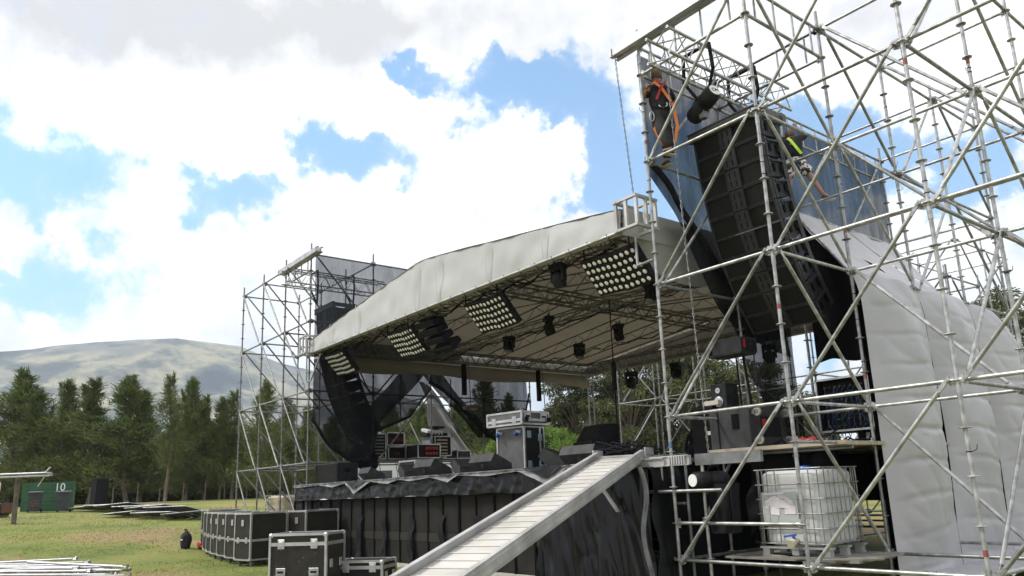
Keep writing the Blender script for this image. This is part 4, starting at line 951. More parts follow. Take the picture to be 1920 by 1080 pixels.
# ---------------------------------------------------------------- flight cases
def case_parts(root,w,d,h,lid,pm=CASE,wheels=True,latch_front=2,handles=2,z0=0,side_latch=False,top=None):
    e=.036; zb=z0
    mb=MB(); mb.box((0,0,zb+h/2),(w-.02,d-.02,h-.02)); mb.build('panel',pm,root)
    mb=MB(); zs=[zb+e/2,zb+h-e/2]
    if lid: zs+= [zb+h*lid]
    for z in zs:
        hh=e if z!=zb+h*(lid or 0) else e*1.5
        for s in(-1,1): mb.box((0,s*(d/2-.004),z),(w-.01,.014,hh)); mb.box((s*(w/2-.004),0,z),(.014,d-.01,hh))
    for sx in(-1,1):
        for sy in(-1,1):
            mb.box((sx*(w/2-e/2+.004),sy*(d/2-.001),zb+h/2),(e,.016,h-.01)); mb.box((sx*(w/2-.001),sy*(d/2-e/2+.004),zb+h/2),(.016,e,h-.01))
    for s in(-1,1): mb.box((0,s*(d/2-e/2),zb+h-.002),(w-.02,e,.012)); mb.box((s*(w/2-e/2),0,zb+h-.002),(e,d-.02,.012))
    mb.build('aluminium_edging',ALU,root)
    for sx in(-1,1):
        for sy in(-1,1):
            for z in(zb+.03,zb+h-.03): mb=MB(); mb.box((sx*(w/2-.024),sy*(d/2-.024),z),(.075,.075,.075),bev=.02); mb.build('ball_corner',ALU,root)
    if lid:
        for k in range(latch_front):
            x=(k+.5)/latch_front*w-w/2 if latch_front>1 else 0; x*=1.15 if latch_front>1 else 1
            mb=MB(); mb.box((x,-d/2-.006,zb+h*lid),(.12,.012,.15),bev=.005); mb.box((x,-d/2-.012,zb+h*lid),(.07,.012,.09),bev=.004); mb.build('butterfly_latch',ALU,root)
    for k in range(handles):
        x=((k+.5)/handles*w-w/2)*1.15; zz=zb+h*(.28 if lid else .5)
        mb=MB(); mb.box((x,-d/2-.004,zz),(.17,.01,.12),bev=.004); mb.box((x,-d/2-.014,zz),(.10,.016,.03),mi=1); mb.build('recessed_handle',[ALU,BLKM],root)
    if side_latch:
        for s in(-1,1):
            for y in(-d*.25,d*.25): mb=MB(); mb.box((s*(w/2+.004),y,zb+h*.42),(.01,.10,.13),bev=.004); mb.box((s*(w/2+.01),y,zb+h*.42),(.012,.06,.07)); mb.build('side_handle',ALU,root)
    if wheels:
        for sx in(-1,1):
            for sy in(-1,1):
                mb=MB(); x,y=sx*(w/2-.1),sy*(d/2-.1); mb.tube((x-.02,y,.055),(x+.02,y,.055),.055,n=14); mb.box((x,y,.10),(.07,.07,.03),mi=1); mb.box((x+.03,y,.075),(.008,.05,.07),mi=1); mb.build('caster',[mat('caster_grey',(.12,.14,.18),.5),STEELD],root)
# row of seven tall cases
g='tall black flight cases in a row on the grass'
cp=thing('flight_case','nearest of the tall flight cases, its broad black side facing the camera','flight case',(0,0,0),0,g)
case_parts(cp,.95,.74,1.08,.42,CASEB,True,1,1,z0=.13,side_latch=True)
# narrow end lettering plates
for s in(-1,1): mb=MB(); mb.box((s*.481,0,.98),(.008,.11,.14),bev=.003); mb.build('label_plate',ALU,cp)
A0=Vector((-18.70,6.83)); A1=Vector((-24.5,7.70)); lbs=['nearest tall flight case of the row, broad black side facing the camera','second tall flight case of the row, counted from the nearest','third tall flight case of the row, counted from the nearest','middle one of the seven tall flight cases in the row','third tall flight case from the far end, counted from the backpack','tall flight case next to the last one before the backpack','last tall flight case of the row, beside the dark backpack']
for k in range(7):
    t=k/6; p=A0.lerp(A1,t); p.y+= -.12*math.sin(t*math.pi); a=R_(10)+R_(-14*t)
    o=cp if k==0 else dup(cp,(0,0,0))
    o.location=(p.x,p.y,gz(p.x,p.y)); o.rotation_euler=(0,0,a+R_(-90)); o['label']=lbs[k]
c2=dup(cp,(-18.25,7.95,0),R_(-78),'tall flight case standing behind the nearest one, against the subwoofers')
root=thing('flight_case','scuffed brown black trunk case with two front latches, in front of the tall cases','flight case',(-12.33,5.28,0),R_(37))
case_parts(root,1.02,.62,.82,.80,CASEB,True,2,2,z0=.13,side_latch=True)
mb=MB(); random.seed(31)
for k in range(16): x=random.uniform(-.42,.42); z=random.uniform(.25,.85); l=random.uniform(.01,.05); mb.box((x,-.302,z),(l,.002,.004),rot3(0,random.uniform(-.6,.6),0))
mb.build('scratches',mat('scratch_tan',(.35,.30,.24),.8),root)
root=thing('flight_case','low trunk case right of the scuffed one, partly cut off by the photo edge','flight case',(-11.95,6.15,0),R_(37))
case_parts(root,.82,.55,.42,.74,CASE,False,2,0,z0=.05,side_latch=True)
# backpack and red bag
def blob(name,label,cat,loc,sz,mt,seed=0,n=14):
    mb=MB()
    def f(u,v):
        t=u*2*math.pi; p=v*math.pi; q=Vector((math.sin(p)*math.cos(t),math.sin(p)*math.sin(t),math.cos(p)))
        k=1+.18*nz(q,1.6,seed); q=Vector([math.copysign(abs(c)**.75,c) for c in q])*k; return (q.x*sz[0]/2,q.y*sz[1]/2,sz[2]/2+q.z*sz[2]/2)
    mb.grid(f,n*2,n); o=mb.build(name,mt); o.location=loc; return tag(o,label,cat)
bp=thing('backpack','dark backpack leaning against the far end of the case row','backpack',(-25.35,6.95,gz(-25,7)))
b=blob('pack_body','','',(0,0,0),(.36,.30,.52),BLACKC,3); b.parent=bp; 
mb=MB(); mb.box((.10,-.15,.30),(.16,.02,.03)); mb.build('reflective_strip',WHITEM,bp)
mb=MB(); mb.path([(-.1,.02,.5),(-.1,-.02,.60),(.1,-.02,.60),(.1,.02,.5)],.015); mb.build('grab_loop',BLKM,bp)
blob('holdall','red holdall on the grass between the backpack and the cases','bag',(-25.0,7.35,gz(-24.9,7.3)),(.42,.3,.26),RED,5)
# case stack on the stage
root=thing('flight_case','tall upright wardrobe case on the stage below the silver-edged lid case','flight case',(-12.95,10.3,DZ),R_(8))
case_parts(root,.82,.62,.92,None,mat('grey_laminate',(.10,.098,.10),.5,0,(.07,.07,.072),6),False,0,0,z0=.02)
mb=MB(); mb.box((.413,.0,.48),(.008,.56,.84)); mb.build('dark_side_panel',CASE,root)
mb=MB(); mb.box((.418,.17,.48),(.012,.05,.9)); mb.build('closing_strip',ALU,root)
for (y,z) in ((-.17,.76),(.17,.70),(-.17,.14),(.17,.14)):
    mb=MB(); mb.box((.421,y,z),(.010,.12,.15),bev=.004); mb.box((.428,y,z),(.008,.05,.09)); mb.build('latch',mat('blue_grey_latch',(.30,.42,.50),.4,.4),root)
for x in (-.30,.24):
    mb=MB(); mb.lathe([(.02,0),(.055,.01),(.055,.04),(.02,.05)],(x,-.40,.78),(1,0,0),n=14); mb.box((x+.03,-.35,.82),(.05,.10,.05),mi=1); mb.build('caster',[BLUE,WHITEM],root)
root=thing('flight_case','flat silver-edged case lying on top of the upright wardrobe case','flight case',(-12.95,10.25,DZ+.945),R_(8))
case_parts(root,1.05,.85,.29,.36,mat('grey_laminate2',(.14,.135,.135),.5,0,(.10,.098,.1),6),False,2,0,z0=.005)
for y in (-.25,.25):
    mb=MB(); mb.box((.527,y,.20),(.01,.20,.15),bev=.004); mb.box((.535,y,.18),(.012,.12,.04),mi=1); mb.build('recessed_handle',[ALU,BLKM],root)
for y in(-.35,.35): mb=MB(); mb.lathe([(.02,0),(.05,.01),(.05,.04),(.02,.05)],(.565,y,.12),(0,1,0),n=12); mb.build('caster',BLKM,root)
# backline wing behind the left edge of the stage
PW=thing('backline_platform','raised scaffold platform carrying the amplifier racks at the far side of the stage','platform',(-20.9,13,2.5))
mb=MB(); mb.box((-20.95,13.0,2.50),(.9,4.9,.05)); at(mb,'board',mat('grey_board',(.16,.15,.14),.7,0,(.1,.1,.09),4),PW)
mb=MB(); mb.tube((-20.48,10.5,2.44),(-20.48,15.5,2.44),.024); mb.tube((-20.48,8.7,2.44),(-20.48,10.5,2.44),.024); at(mb,'edge_tube',STEEL,PW)
for y in (10.7,12.3,14,15.4): mb=MB(); mb.tube((-20.5,y,0),(-20.5,y,2.5),.024); at(mb,'leg',STEELD,PW)
random.seed(15)
for k in range(9):
    y=10.9+k*.55; mb=MB(); mb.path([(-20.45,y,2.5),(-20.43,y+.05,2.2),(-20.46,y+.12*math.sin(k),1.9)],.010,n=5); o=mb.build('dangling_cable',BLKM,off=(-20.45,y,2.5)); o.location=(-20.45,y,2.5); tag(o,'thin black cable dangling from the amplifier rack platform','cable','cables dangling from the rack platform')
def rack(label,y,z,wy,h,kind,x=-20.85,d=.6,txt=None):
    root=thing('equipment_rack',label,'rack',(x,y,z)); xf=x+d/2
    mb=MB(); mb.box((x,y,z+h/2),(d,wy,h)); at(mb,'shell',CASE,root)
    mb=MB()
    for s in(-1,1): mb.box((xf+.005,y+s*(wy/2-.012),z+h/2),(.02,.03,h)); mb.box((xf+.005,y,z+h/2+s*(h/2-.012)),(.02,wy,.03)); mb.box((x,y+s*wy/2,z+h/2+.48*h),(d,.014,.03)); mb.box((x,y+s*wy/2,z+.02),(d,.014,.03))
    at(mb,'aluminium_edging',ALU,root)
    n=0
    if kind=='lid' and txt: 
        text(None,txt,.105,(xf+.012,y,z+h*.42),(0,1,0),(0,0,1),mat('red_stencil',(.35,.03,.02),.7),'stencil_lettering',root,off=root.location)
    if kind=='drawers':
        for k in range(7): mb=MB(); mb.box((xf+.006,y,z+.07+k*(h-.12)/6.5),(.012,wy*.7,.035)); at(mb,'drawer_front',STEELD,root)
    if kind=='amp':
        for k in range(5): mb=MB(); mb.box((xf+.006,y-.03,z+.08+k*(h-.14)/4.6),(.014,wy*.62,.05)); at(mb,'amplifier_front',[mat('pale_face',(.42,.36,.28),.5)],root)
        mb=MB(); mb.box((xf+.012,y-.2*wy,z+h*.93),(.01,.06,.05)); at(mb,'red_badge',RED,root)
    if kind=='sockets':
        for r_ in range(2):
            for k in range(4):
                mb=MB(); q=Vector((xf+.01,y-.10+.11*k,z+h*(.32+.36*r_))); mb.lathe([(.05,0),(.052,.05),(.04,.07)],q,(1,0,0),n=12); at(mb,'power_socket',RED,root)
    return root
rack('tall narrow rack with seven grey drawer fronts at the far left of the platform',10.98,2.53,.44,.76,'drawers')
rack('upper of two stacked cases with red stencilled word on dark lid',11.53,2.94,.60,.39,'lid',txt='LIVEWIRE')
rack('lower of two stacked cases with red stencilled word',11.57,2.53,.60,.38,'lid',txt='LIVE')
rack('low dark case with red lettering behind the socket box',12.3,2.56,.56,.42,'lid',x=-21.1,txt='WIRE')
rack('power distribution box with two rows of red sockets',12.30,2.52,.80,.42,'sockets',x=-20.2)
rack('amplifier rack with pale fronts and mixer on top',13.25,2.62,.62,.62,'amp',x=-20.9)
rack('small low rack with ventilation slots at the right end of the platform',14.0,2.53,.52,.26,'drawers')
mb=MB(); mb.box((-20.9,13.1,3.3),(.45,.75,.10)); mb.box((-20.85,13.0,3.42),(.4,.55,.08),rot3(0,.25,0),mi=1); mb.box((-20.9,13.15,3.53),(.4,.5,.06),mi=0)
for k in range(4): mb.tube((-20.66,12.9+.12*k,3.29),(-20.66,12.9+.12*k,3.35),.02,mi=1)
o=mb.build('mixing_desk',[BLK,WHITEM],off=(-20.9,13.1,3.25)); o.location=(-20.9,13.1,3.25); tag(o,'small stacked mixers and papers on the amplifier rack','mixer')
mb=MB(); mb.box((-20.9,12.86,2.95),(.5,.10,.55)); o=mb.build('grey_panel',mat('flat_grey',(.26,.27,.28),.6),off=(-20.9,12.86,2.7)); o.location=(-20.9,12.86,2.7); tag(o,'plain grey board leaning at the left side of the amplifier rack','board')
root=thing('flight_case','flight case on the stage right below the red socket box','flight case',(-17.1,10.2,DZ),R_(3)); case_parts(root,.75,.6,.44,None,CASEB,False,0,0,z0=.02)
# ---------------------------------------------------------------- lamps under the roof
def blinder(label,x0,x1,yt=8.78,zt=5.25):
    root=thing('blinder_lamp',label,'stage lamp',((x0+x1)/2,yt,zt),0,'twin panel lamp banks under the front of the roof')
    th=R_(40); dn=Vector((0,math.sin(th),-math.cos(th))); nrm=Vector((0,-math.cos(th),-math.sin(th))); X=Vector((1,0,0)); W2=(x1-x0)/2; H=.72
    for s in(0,1):
        tw=R_(5 if s else -5); xr=Vector((math.cos(tw),0,math.sin(tw)*.5)).normalized(); c0=Vector((x0+W2*s+W2/2,yt,zt))+dn*H/2-nrm*(.06*(1-s))
        A=Matrix((xr,-nrm,-dn)).transposed()
        mb=MB(); mb.box(c0-nrm*.07,(W2-.03,.12,H),A,bev=.01); o=at(mb,'lamp_housing',BLK,root)
        q=MB(); bz=MB()
        for i in range(5):
            for j in range(5):
                c=c0+xr*((i-2)*(W2-.06)/5)+dn*((j-2)*(H-.04)/5)
                q=MB(); q.lathe([(.051,0),(.046,.012),(.024,.020),(.004,.023)],c-nrm*.010,nrm,n=14); q.build('lamp_lens',GLASSY,o,off=root.location)
                bz.lathe([(.053,-.01),(.060,.004),(.053,.006)],c-nrm*.002,nrm,n=12)
        bz.build('lens_rings',BLKM,o,off=root.location)
    mb=MB(); mb.tube((x0+.2,yt,zt+.02),(x0+.2,yt,5.5),.014); at(mb,'hanging_bracket',BLKM,root); mb=MB(); mb.tube((x1-.1,yt,zt-.1),(x1-.1,yt,5.5),.014); at(mb,'hanging_bracket',BLKM,root); mb=MB(); mb.tube((x1+.02,yt+.1,zt),(x1+.02,yt+.30,zt-.45),.012); at(mb,'hanging_bracket',BLKM,root)
blinder('large bright lamp bank under the right end of the roof, nearest the corner block',-9.28,-7.92)
blinder('lamp bank under the roof front, second from the right corner',-12.88,-11.5)
blinder('lamp bank under the roof front left of the small hanging speakers',-16.22,-14.95)
blinder('lamp bank at the far left corner of the roof beside the net',-19.8,-18.55,zt=5.30)
def moving_head(label,loc,proto=None,s=1.,rz=0):
    if proto: return dup(proto,loc,rz,label,s)
    root=thing('moving_head_lamp',label,'stage lamp',loc,rz,'moving head lamps hanging from the roof trusses')
    mb=MB(); mb.box((0,0,-.06),(.36,.28,.12),bev=.02); mb.tube((-.12,0,0),(-.12,0,.10),.02,mi=0); mb.tube((.12,0,0),(.12,0,.10),.02); mb.build('base',BLK,root)
    mb=MB(); 
    for q in(-1,1): mb.box((q*.17,0,-.25),(.05,.14,.30),bev=.012)
    mb.box((0,0,-.13),(.36,.16,.05)); mb.build('yoke',BLK,root)
    mb=MB(); mb.lathe([(.06,.16),(.13,.12),(.145,0),(.15,-.12),(.13,-.18)],(0,0,-.33),(.12,-.35,.93),n=16); o=mb.build('head',BLK,root)
    mb=MB(); mb.lathe([(.115,0),(.10,-.01),(.02,-.015)],(-.02,.065,-.505),(.12,-.35,.93),n=16); mb.build('lens',mat('hazy_lens',(.35,.35,.36),.2,.3),o)
    return root
mh=moving_head('moving head lamp under the front truss between the two right lamp banks',(-9.95,8.95,5.48)); mh.scale=(.85,.85,.85)
for lb,l,s in (('moving head lamp behind the front post at the right rear of the canopy',(-9.75,11.2,5.42),.8),
 ('moving head lamp in the middle of the canopy, left of centre truss',(-13.1,11.4,5.40),.85),('moving head lamp in the middle of the canopy, right of the centre one',(-12.9,13.5,5.40),.8),
 ('moving head lamp left of the centre one, above the net swag end',(-15.4,12.0,5.40),.8),('moving head lamp nearest the rear corner sleeve',(-15.3,14.4,5.40),.8),
 ('moving head lamp half hidden behind the array chain',(-9.1,13.2,5.38),.8),('moving head lamp hanging low from the rear truss, left one',(-17.7,19.0,5.25),1.1),('moving head lamp hanging low from the rear truss, right one',(-15.7,19.0,5.25),1.1),('moving head lamp hanging from the rear truss behind the long chain',(-12.3,19.0,5.25),1.0)):
    moving_head(lb,l,mh,s,rz=l[0])
# low lamps at the back of the deck
for lb,l in (('black lamp head tilted on the deck right of the drum fill stack',(-11.8,14.8,DZ+.75)),('black lamp head standing on the deck just left of the front post',(-9.2,13.0,DZ+.75))):
    o=dup(mh,l,.6,lb,1.15); o.rotation_euler=(.4,.3,.6)
# small hanging speakers in the roof centre
root=thing('hanging_speaker_cluster','cluster of four small black speakers hanging under the roof front between two lamp banks','speaker',(-14.55,9.1,5.3))
for k in range(4):
    th=R_(18+11*k); c=Vector((-14.55,9.05+.05*k+.035*k*k,5.28-.155*k)); A=rot3(th,0,R_(4))
    mb=MB(); mb.box(c,(.72,.36,.15),A,bev=.015); o=at(mb,'cabinet',mat('blue_black',(.022,.026,.04),.5),root)
    mb=MB(); mb.box(c+A@Vector((0,-.185,0)),(.66,.01,.11),A); mb.build('grille',GRILL,o,off=root.location)
mb=MB(); mb.box((-14.5,9.05,5.40),(.8,.4,.04)); mb.tube((-14.8,9.0,5.4),(-14.8,8.9,5.6),.012); mb.tube((-14.2,9.0,5.4),(-14.2,8.9,5.6),.012); at(mb,'fly_bracket',STEELD,root)
mb=MB(); mb.grid(lambda u,v:(-15.25+.05*u+.03*math.sin(v*5),8.9,5.45-.32*v),2,8); o=mb.build('webbing_strap',mat('lilac_webbing',(.35,.25,.35),.8),off=(-15.25,8.9,5.4)); o.location=(-15.25,8.9,5.4); tag(o,'short faded lilac strap tied left of the hanging speaker cluster','strap')
# side ladders / vertical lamp arms hanging from the left truss
for (y,l,lb) in ((13.5,1.35,'black lighting arm hanging from the left roof truss over the net swag'),(16.55,1.45,'black lighting arm hanging right of the net with a lamp at its end')):
    root=thing('lighting_arm',lb,'lighting arm',(-19.7,y,5.45))
    mb=MB(); mb.box((-19.7,y,5.45-l*.38),(.10,.13,l*.72)); at(mb,'tube_housing',BLKM,root)
    mb=MB(); mb.tube((-19.6,y+.10,5.6),(-19.62,y+.18,5.45-l),.016,n=6); at(mb,'drop_tube',STEELD,root)
    mb=MB(); mb.box((-19.62,y+.15,5.42-l),(.22,.42,.12),rot3(.12,0,0)); mb.box((-19.62,y+.42,5.43-l),(.04,.35,.03)); at(mb,'lamp_head',mat('brown_lamp',(.09,.065,.055),.6),root)
# ---------------------------------------------------------------- monitor world on the side platform
ZP=1.95
root=thing('speaker_cabinet','large black bass cabinet with casters on its right face at the platform edge','speaker',(-7.12,10.1,ZP))
mb=MB(); mb.box((-7.16,10.25,ZP+.33),(.74,.95,.64),bev=.012); at(mb,'cabinet',GREYB,root)
mb=MB(); mb.box((-7.04,9.77,ZP+.42),(.12,.02,.22)); at(mb,'recessed_handle',mat('deep_black',(.003,.003,.003),.9),root)
mb=MB(); mb.box((-7.36,9.765,ZP+.33),(.012,.012,.62)); at(mb,'panel_joint',BLKM,root)
mb=MB(); mb.box((-6.785,10.3,ZP+.33),(.012,.5,.30)); mb.box((-6.775,10.12,ZP+.36),(.012,.10,.16),mi=1); at(mb,'amplifier_plate',[BLKM,RED],root)
for (y,z) in ((9.86,.54),(9.86,.12),(10.62,.54),(10.62,.12)):
    mb=MB(); mb.tube((-6.70,y-.02,ZP+z),(-6.70,y+.02,ZP+z),.062,n=16); mb.tube((-6.70,y-.025,ZP+z),(-6.70,y+.025,ZP+z),.035,n=12,mi=1); mb.box((-6.755,y,ZP+z),(.05,.07,.07),mi=1); at(mb,'caster',[mat('tan_wheel',(.30,.27,.22),.5),STEELD],root)
root=thing('monitor_speaker','small two-way monitor speaker standing on the bass cabinet','speaker',(-7.5,10.2,ZP+.65))
mb=MB(); mb.box((-7.52,10.22,ZP+.86),(.30,.32,.42),bev=.01); at(mb,'cabinet',BLK,root)
for z,r in ((.96,.045),(.78,.085)):
    mb=MB(); mb.lathe([(r,0),(r*.95,.012),(r*.8,.010)],(-7.52,10.055,ZP+z),(0,-1,0),n=24); at(mb,'cone_ring',ALU,root)
    mb=MB(); mb.lathe([(r*.8,0),(r*.3,-.01),(r*.25,.005)],(-7.52,10.05,ZP+z),(0,-1,0),n=20); at(mb,'cone',BLKM,root)
root=thing('monitor_speaker','dark grey powered speaker lying raised on a black stand above the bass cabinet','speaker',(-7.1,10.2,3.45))
mb=MB(); mb.poly([(-7.5,9.85,3.44),(-6.86,9.85,3.44),(-6.86,9.85,3.66),(-7.5,9.85,3.66)],(0,.42,0)); mb.box((-7.18,10.06,3.43),(.6,.40,.03)); at(mb,'cabinet',GREYB,root)
mb=MB(); mb.box((-6.852,10.06,3.55),(.012,.36,.18)); mb.box((-6.845,9.92,3.56),(.012,.05,.14),mi=1); mb.box((-6.845,10.08,3.56),(.012,.02,.02),mi=2); at(mb,'rear_panel',[BLKM,RED,BLUE],root)
mb=MB(); mb.box((-7.44,9.845,3.52),(.07,.012,.13)); at(mb,'port',mat('deep_black',(.003,.003,.003),.9),root)
mb=MB(); mb.tube((-7.08,10.2,3.43),(-7.08,10.3,2.6),.022); mb.tube((-7.25,10.25,3.43),(-7.3,10.35,2.6),.014); at(mb,'stand_pole',BLKM,root)
root=thing('equipment_rack','open fronted patch rack full of cables behind the second upright','rack',(-6.1,11.2,ZP))
mb=MB(); X0,X1,Y=-6.42,-5.55,11.1; zc=ZP+.62
mb.box(((X0+X1)/2,Y+.62,zc),(X1-X0,.03,.80)); 
for s in(-1,1): mb.box(((X0+X1)/2+s*(X1-X0)/2,Y+.3,zc),(.03,.64,.8)); mb.box(((X0+X1)/2,Y+.3,zc+s*.4),(X1-X0,.64,.03))
at(mb,'shell',CASE,root)
mb=MB()
for s in(-1,1): mb.box(((X0+X1)/2+s*((X1-X0)/2-.005),Y-.02,zc),(.03,.02,.84)); mb.box(((X0+X1)/2,Y-.02,zc+s*.40),(X1-X0,.02,.03))
at(mb,'aluminium_edging',ALU,root)
random.seed(77); cols=[mat('deep_blue_plug',(.015,.04,.12),.5),STEELD,BLKM,RED,STEELD,mat('dark_teal',(.02,.05,.07),.5)]
mb=MB()
for r_ in range(7):
    for c in range(9):
        x=X0+.10+c*.085; z=zc-.32+r_*.10; mb.tube((x,Y+.12,z),(x,Y+.05,z),.014,n=6,mi=random.choice((0,0,1,4,5)))
        if random.random()<.8: mb.path([(x,Y+.05,z),(x+random.uniform(-.04,.04),Y+.0,z-.06),(x+random.uniform(-.12,.12),Y+.04,z-.22)],.006,n=4,mi=random.choice((0,0,2,5,1)))
mb.box(((X0+X1)/2,Y+.16,zc),(X1-X0-.06,.02,.76),mi=2)
at(mb,'patch_field',cols,root)
for q in (-6.3,-5.7): mb=MB(); mb.tube((q-.02,Y+.05,ZP+.07),(q+.02,Y+.05,ZP+.07),.06,n=12); mb.box((q,Y+.05,ZP+.14),(.06,.06,.05)); at(mb,'caster',STEELD,root)
mb=MB(); mb.box((-5.75,11.75,ZP+.42),(.5,.7,.75)); o=mb.build('equipment_rack',CASE,off=(-5.75,11.75,ZP)); o.location=(-5.75,11.75,ZP); tag(o,'closed black rack case behind the patch rack','rack')
box_speaker('speaker_cabinet','tall black cabinet with oval handle behind the white board on the platform',(-8.55,11.3,DZ),(.62,.62,.95),R_(-6),BLK)
mb=MB(); mb.box((-7.62,10.1,2.72),(.30,.26,.07)); mb.box((-7.62,10.1,2.35),(.08,.08,.72)); mb.box((-7.62,10.0,2.25),(.24,.04,.06)); 
o=mb.build('wooden_frame',mat('pale_wood',(.50,.45,.38),.7,0,(.4,.35,.3),4),off=(-7.6,10.1,2)); o.location=(-7.6,10.1,2); tag(o,'pale wooden upright with crosspieces left of the bass cabinet','wooden frame')
mb=MB(); random.seed(5)
for k in range(9):
    a=Vector((-6.65+random.uniform(-.1,.5),10.3+random.uniform(0,.8),ZP+.02)); pts=[a]
    for q in range(9): a=a+Vector((random.uniform(-.12,.16),random.uniform(-.1,.12),0)); a.z=ZP+.02+abs(random.gauss(0,.05)); pts.append(a.copy())
    mb.path(pts,.011,n=5,mi=0 if k>1 else 1)
mb.path([(-5.6,10.9,ZP+.5),(-6.0,10.6,ZP+.15),(-6.5,10.4,ZP+.05)],.014,n=5)
o=mb.build('cable_heap',[BLKM,RED],off=(-6.4,10.6,ZP)); o.location=(-6.4,10.6,ZP); tag(o,'tangle of black and red cables on the platform between cabinet and patch rack','cable')
for x,lb in ((-6.35,'left red plastic connector lying on the platform near the cables'),(-6.18,'right red plastic connector lying on the platform near the cables')):
    mb=MB(); mb.lathe([(.04,-.08),(.055,-.04),(.055,.05),(.03,.09)],(0,0,0),(1,.4,.3),n=12); o=mb.build('power_connector',RED); o.location=(x,10.35,ZP+.07); tag(o,lb,'connector')
mb=MB(); mb.box((-7.0,11.1,2.95),(.02,.02,.02)); mb.tube((-8.7,12.8,2.82),(-6.9,11.2,2.86),.04,n=8)
o=mb.build('table_edge',STEELD,off=(-8,12,2.8)); o.location=(-8,12,2.8); tag(o,'thick grey tube lying level behind the front post at half height','tube')
# black items under the platform
mb=MB(); mb.grid(lambda u,v:(-6.95+.55*u-.15*v+.05*math.sin(v*8+u*6),9.9+.3*u+.08*nz((u*4,v*4,0),1),1.85-1.15*v*(1-.35*u)),16,22); mb.grid(lambda u,v:(-6.3+.6*u,10.2+.1*math.sin(u*9+v*4),1.85-1.3*v),14,18)
o=mb.build('black_sheet',BLKM,off=(-6.8,10,1.5)); o.location=(-6.8,10,1.5); tag(o,'crumpled black cloth hanging under the platform behind the water tank','drape')
root=thing('fire_extinguisher','small red fire extinguisher hanging under the platform left of the water tank','fire extinguisher',(-7.2,11.3,.9))
mb=MB(); mb.lathe([(.07,0),(.075,.02),(.075,.34),(.05,.42),(.02,.46)],(-7.2,11.3,.85),n=16); at(mb,'cylinder',RED,root)
mb=MB(); mb.box((-7.2,11.3,1.34),(.10,.03,.05)); mb.path([(-7.17,11.3,1.32),(-7.1,11.28,1.2),(-7.11,11.27,.95)],.012); at(mb,'valve_and_hose',BLKM,root)
mb=MB(); mb.box((-7.14,11.225,1.1),(.08,.012,.09)); at(mb,'label',WHITEM,root)
# ---------------------------------------------------------------- water tanks in cages
def ibc(label,loc,rz,pm,detail=True,s=1.):
    root=thing('water_tank',label,'water tank',loc,rz); root.scale=(s,s,s)
    w,d,h=.98,1.0,.98; zb=.14
    mb=MB()
    def f(u,v):
        t=u*2*math.pi; c,s_=math.cos(t),math.sin(t); e=.30; x=math.copysign(abs(c)**e,c)*(w/2-.03); y=math.copysign(abs(s_)**e,s_)*(d/2-.03)
        k=min(1,(1-abs(2*v-1))*9)**.5; x*=.86+.14*k; y*=.86+.14*k; b=1-.012*abs(math.sin(v*math.pi*4.5)); return (x*b,y*b,zb+h*v)
    mb.grid(f,96,36); mb.add([f(k/96,1) for k in range(96)],[list(range(96))]); mb.build('bottle',pm,root)
    mb=MB(); r=.009
    for k in range(6):
        z=zb+.03+k*(h-.02)/5
        if k==5: z=zb+h+.02
        P=[(-w/2,-d/2,z),(w/2,-d/2,z),(w/2,d/2,z),(-w/2,d/2,z),(-w/2,-d/2,z)]; mb.path(P,r,n=6)
    for fce in range(4):
        for k in range(8):
            t=(k+.5)/8-.5
            if fce==0: 
                if k in (3,4): continue
                p=(t*w,-d/2)
            elif fce==1: p=(w/2,t*d)
            elif fce==2: p=(t*w,d/2)
            else: p=(-w/2,t*d)
            mb.tube((p[0],p[1],zb+.02),(p[0],p[1],zb+h+.02),r,n=6)
    mb.build('tube_cage',STEEL,root)
    mb=MB()
    for x in(-w/2+.06,0,w/2-.06):
        for y in(-d/2+.06,0,d/2-.06): mb.box((x,y,.05),(.10,.10,.10))
    for y in(-d/2+.05,0,d/2-.05): mb.box((0,y,.115),(w+.04,.11,.025)); mb.box((0,y,.01),(w,.09,.02))
    mb.build('pallet_base',ALU,root)
    if detail:
        mb=MB(); mb.box((-.15,-d/2-.004,.80-.18),(.52,.006,.44)); mb.build('steel_sign_plate',mat('sign_plate',(.45,.47,.46),.5,.3),root)
        mb=MB(); mb.grid(lambda u,v:(-.36+.42*u,-d/2-.012+.006*math.sin(u*7+v*5),.63+.14*v*(1-(2*u-1)**2*.6)+.03*v),12,6); mb.box((-.22,-d/2-.012,.585),(.13,.004,.09),rot3(0,.12,0)); mb.box((.0,-d/2-.012,.60),(.16,.004,.10)); mb.box((-.22,-d/2-.012,.82),(.3,.004,.03),rot3(0,-.03,0)); mb.build('torn_paper_label',mat('torn_label',(.72,.68,.69),.7,0,(.64,.55,.58),9),root)
        mb=MB(); mb.tube((.02,-d/2+.03,zb+.07),(.02,-d/2-.09,zb+.05),.045,n=14); mb.tube((.02,-d/2-.06,zb+.05),(.02,-d/2-.13,zb+.03),.055,n=14); v_=mb.build('outlet_valve',mat('ivory_plastic',(.55,.50,.36),.45),root)
        mb=MB(); mb.box((-.02,-d/2-.05,zb+.135),(.17,.03,.025),rot3(0,-.15,0)); mb.tube((.03,-d/2-.05,zb+.07),(.03,-d/2-.05,zb+.13),.022,n=8); mb.build('valve_lever',BLUE,v_)
        mb=MB(); mb.lathe([(.09,0),(.09,.05),(.02,.06)],(0,0,zb+h),n=16); mb.build('fill_cap',BLUE,root)
    return root
ibc('white caged water tank with blue tap lever standing inside the right tower',(-5.98,9.78,.48),R_(3),IBCP)
ibc('yellowed caged tank on the grass behind the far scaffold tower',(-28.2,11.2,gz(-28,11)),R_(20),IBCY,False,1.08)
mb=MB(); mb.box((-6.0,9.75,.465),(1.9,1.3,.03),rot3(0,0,.05))
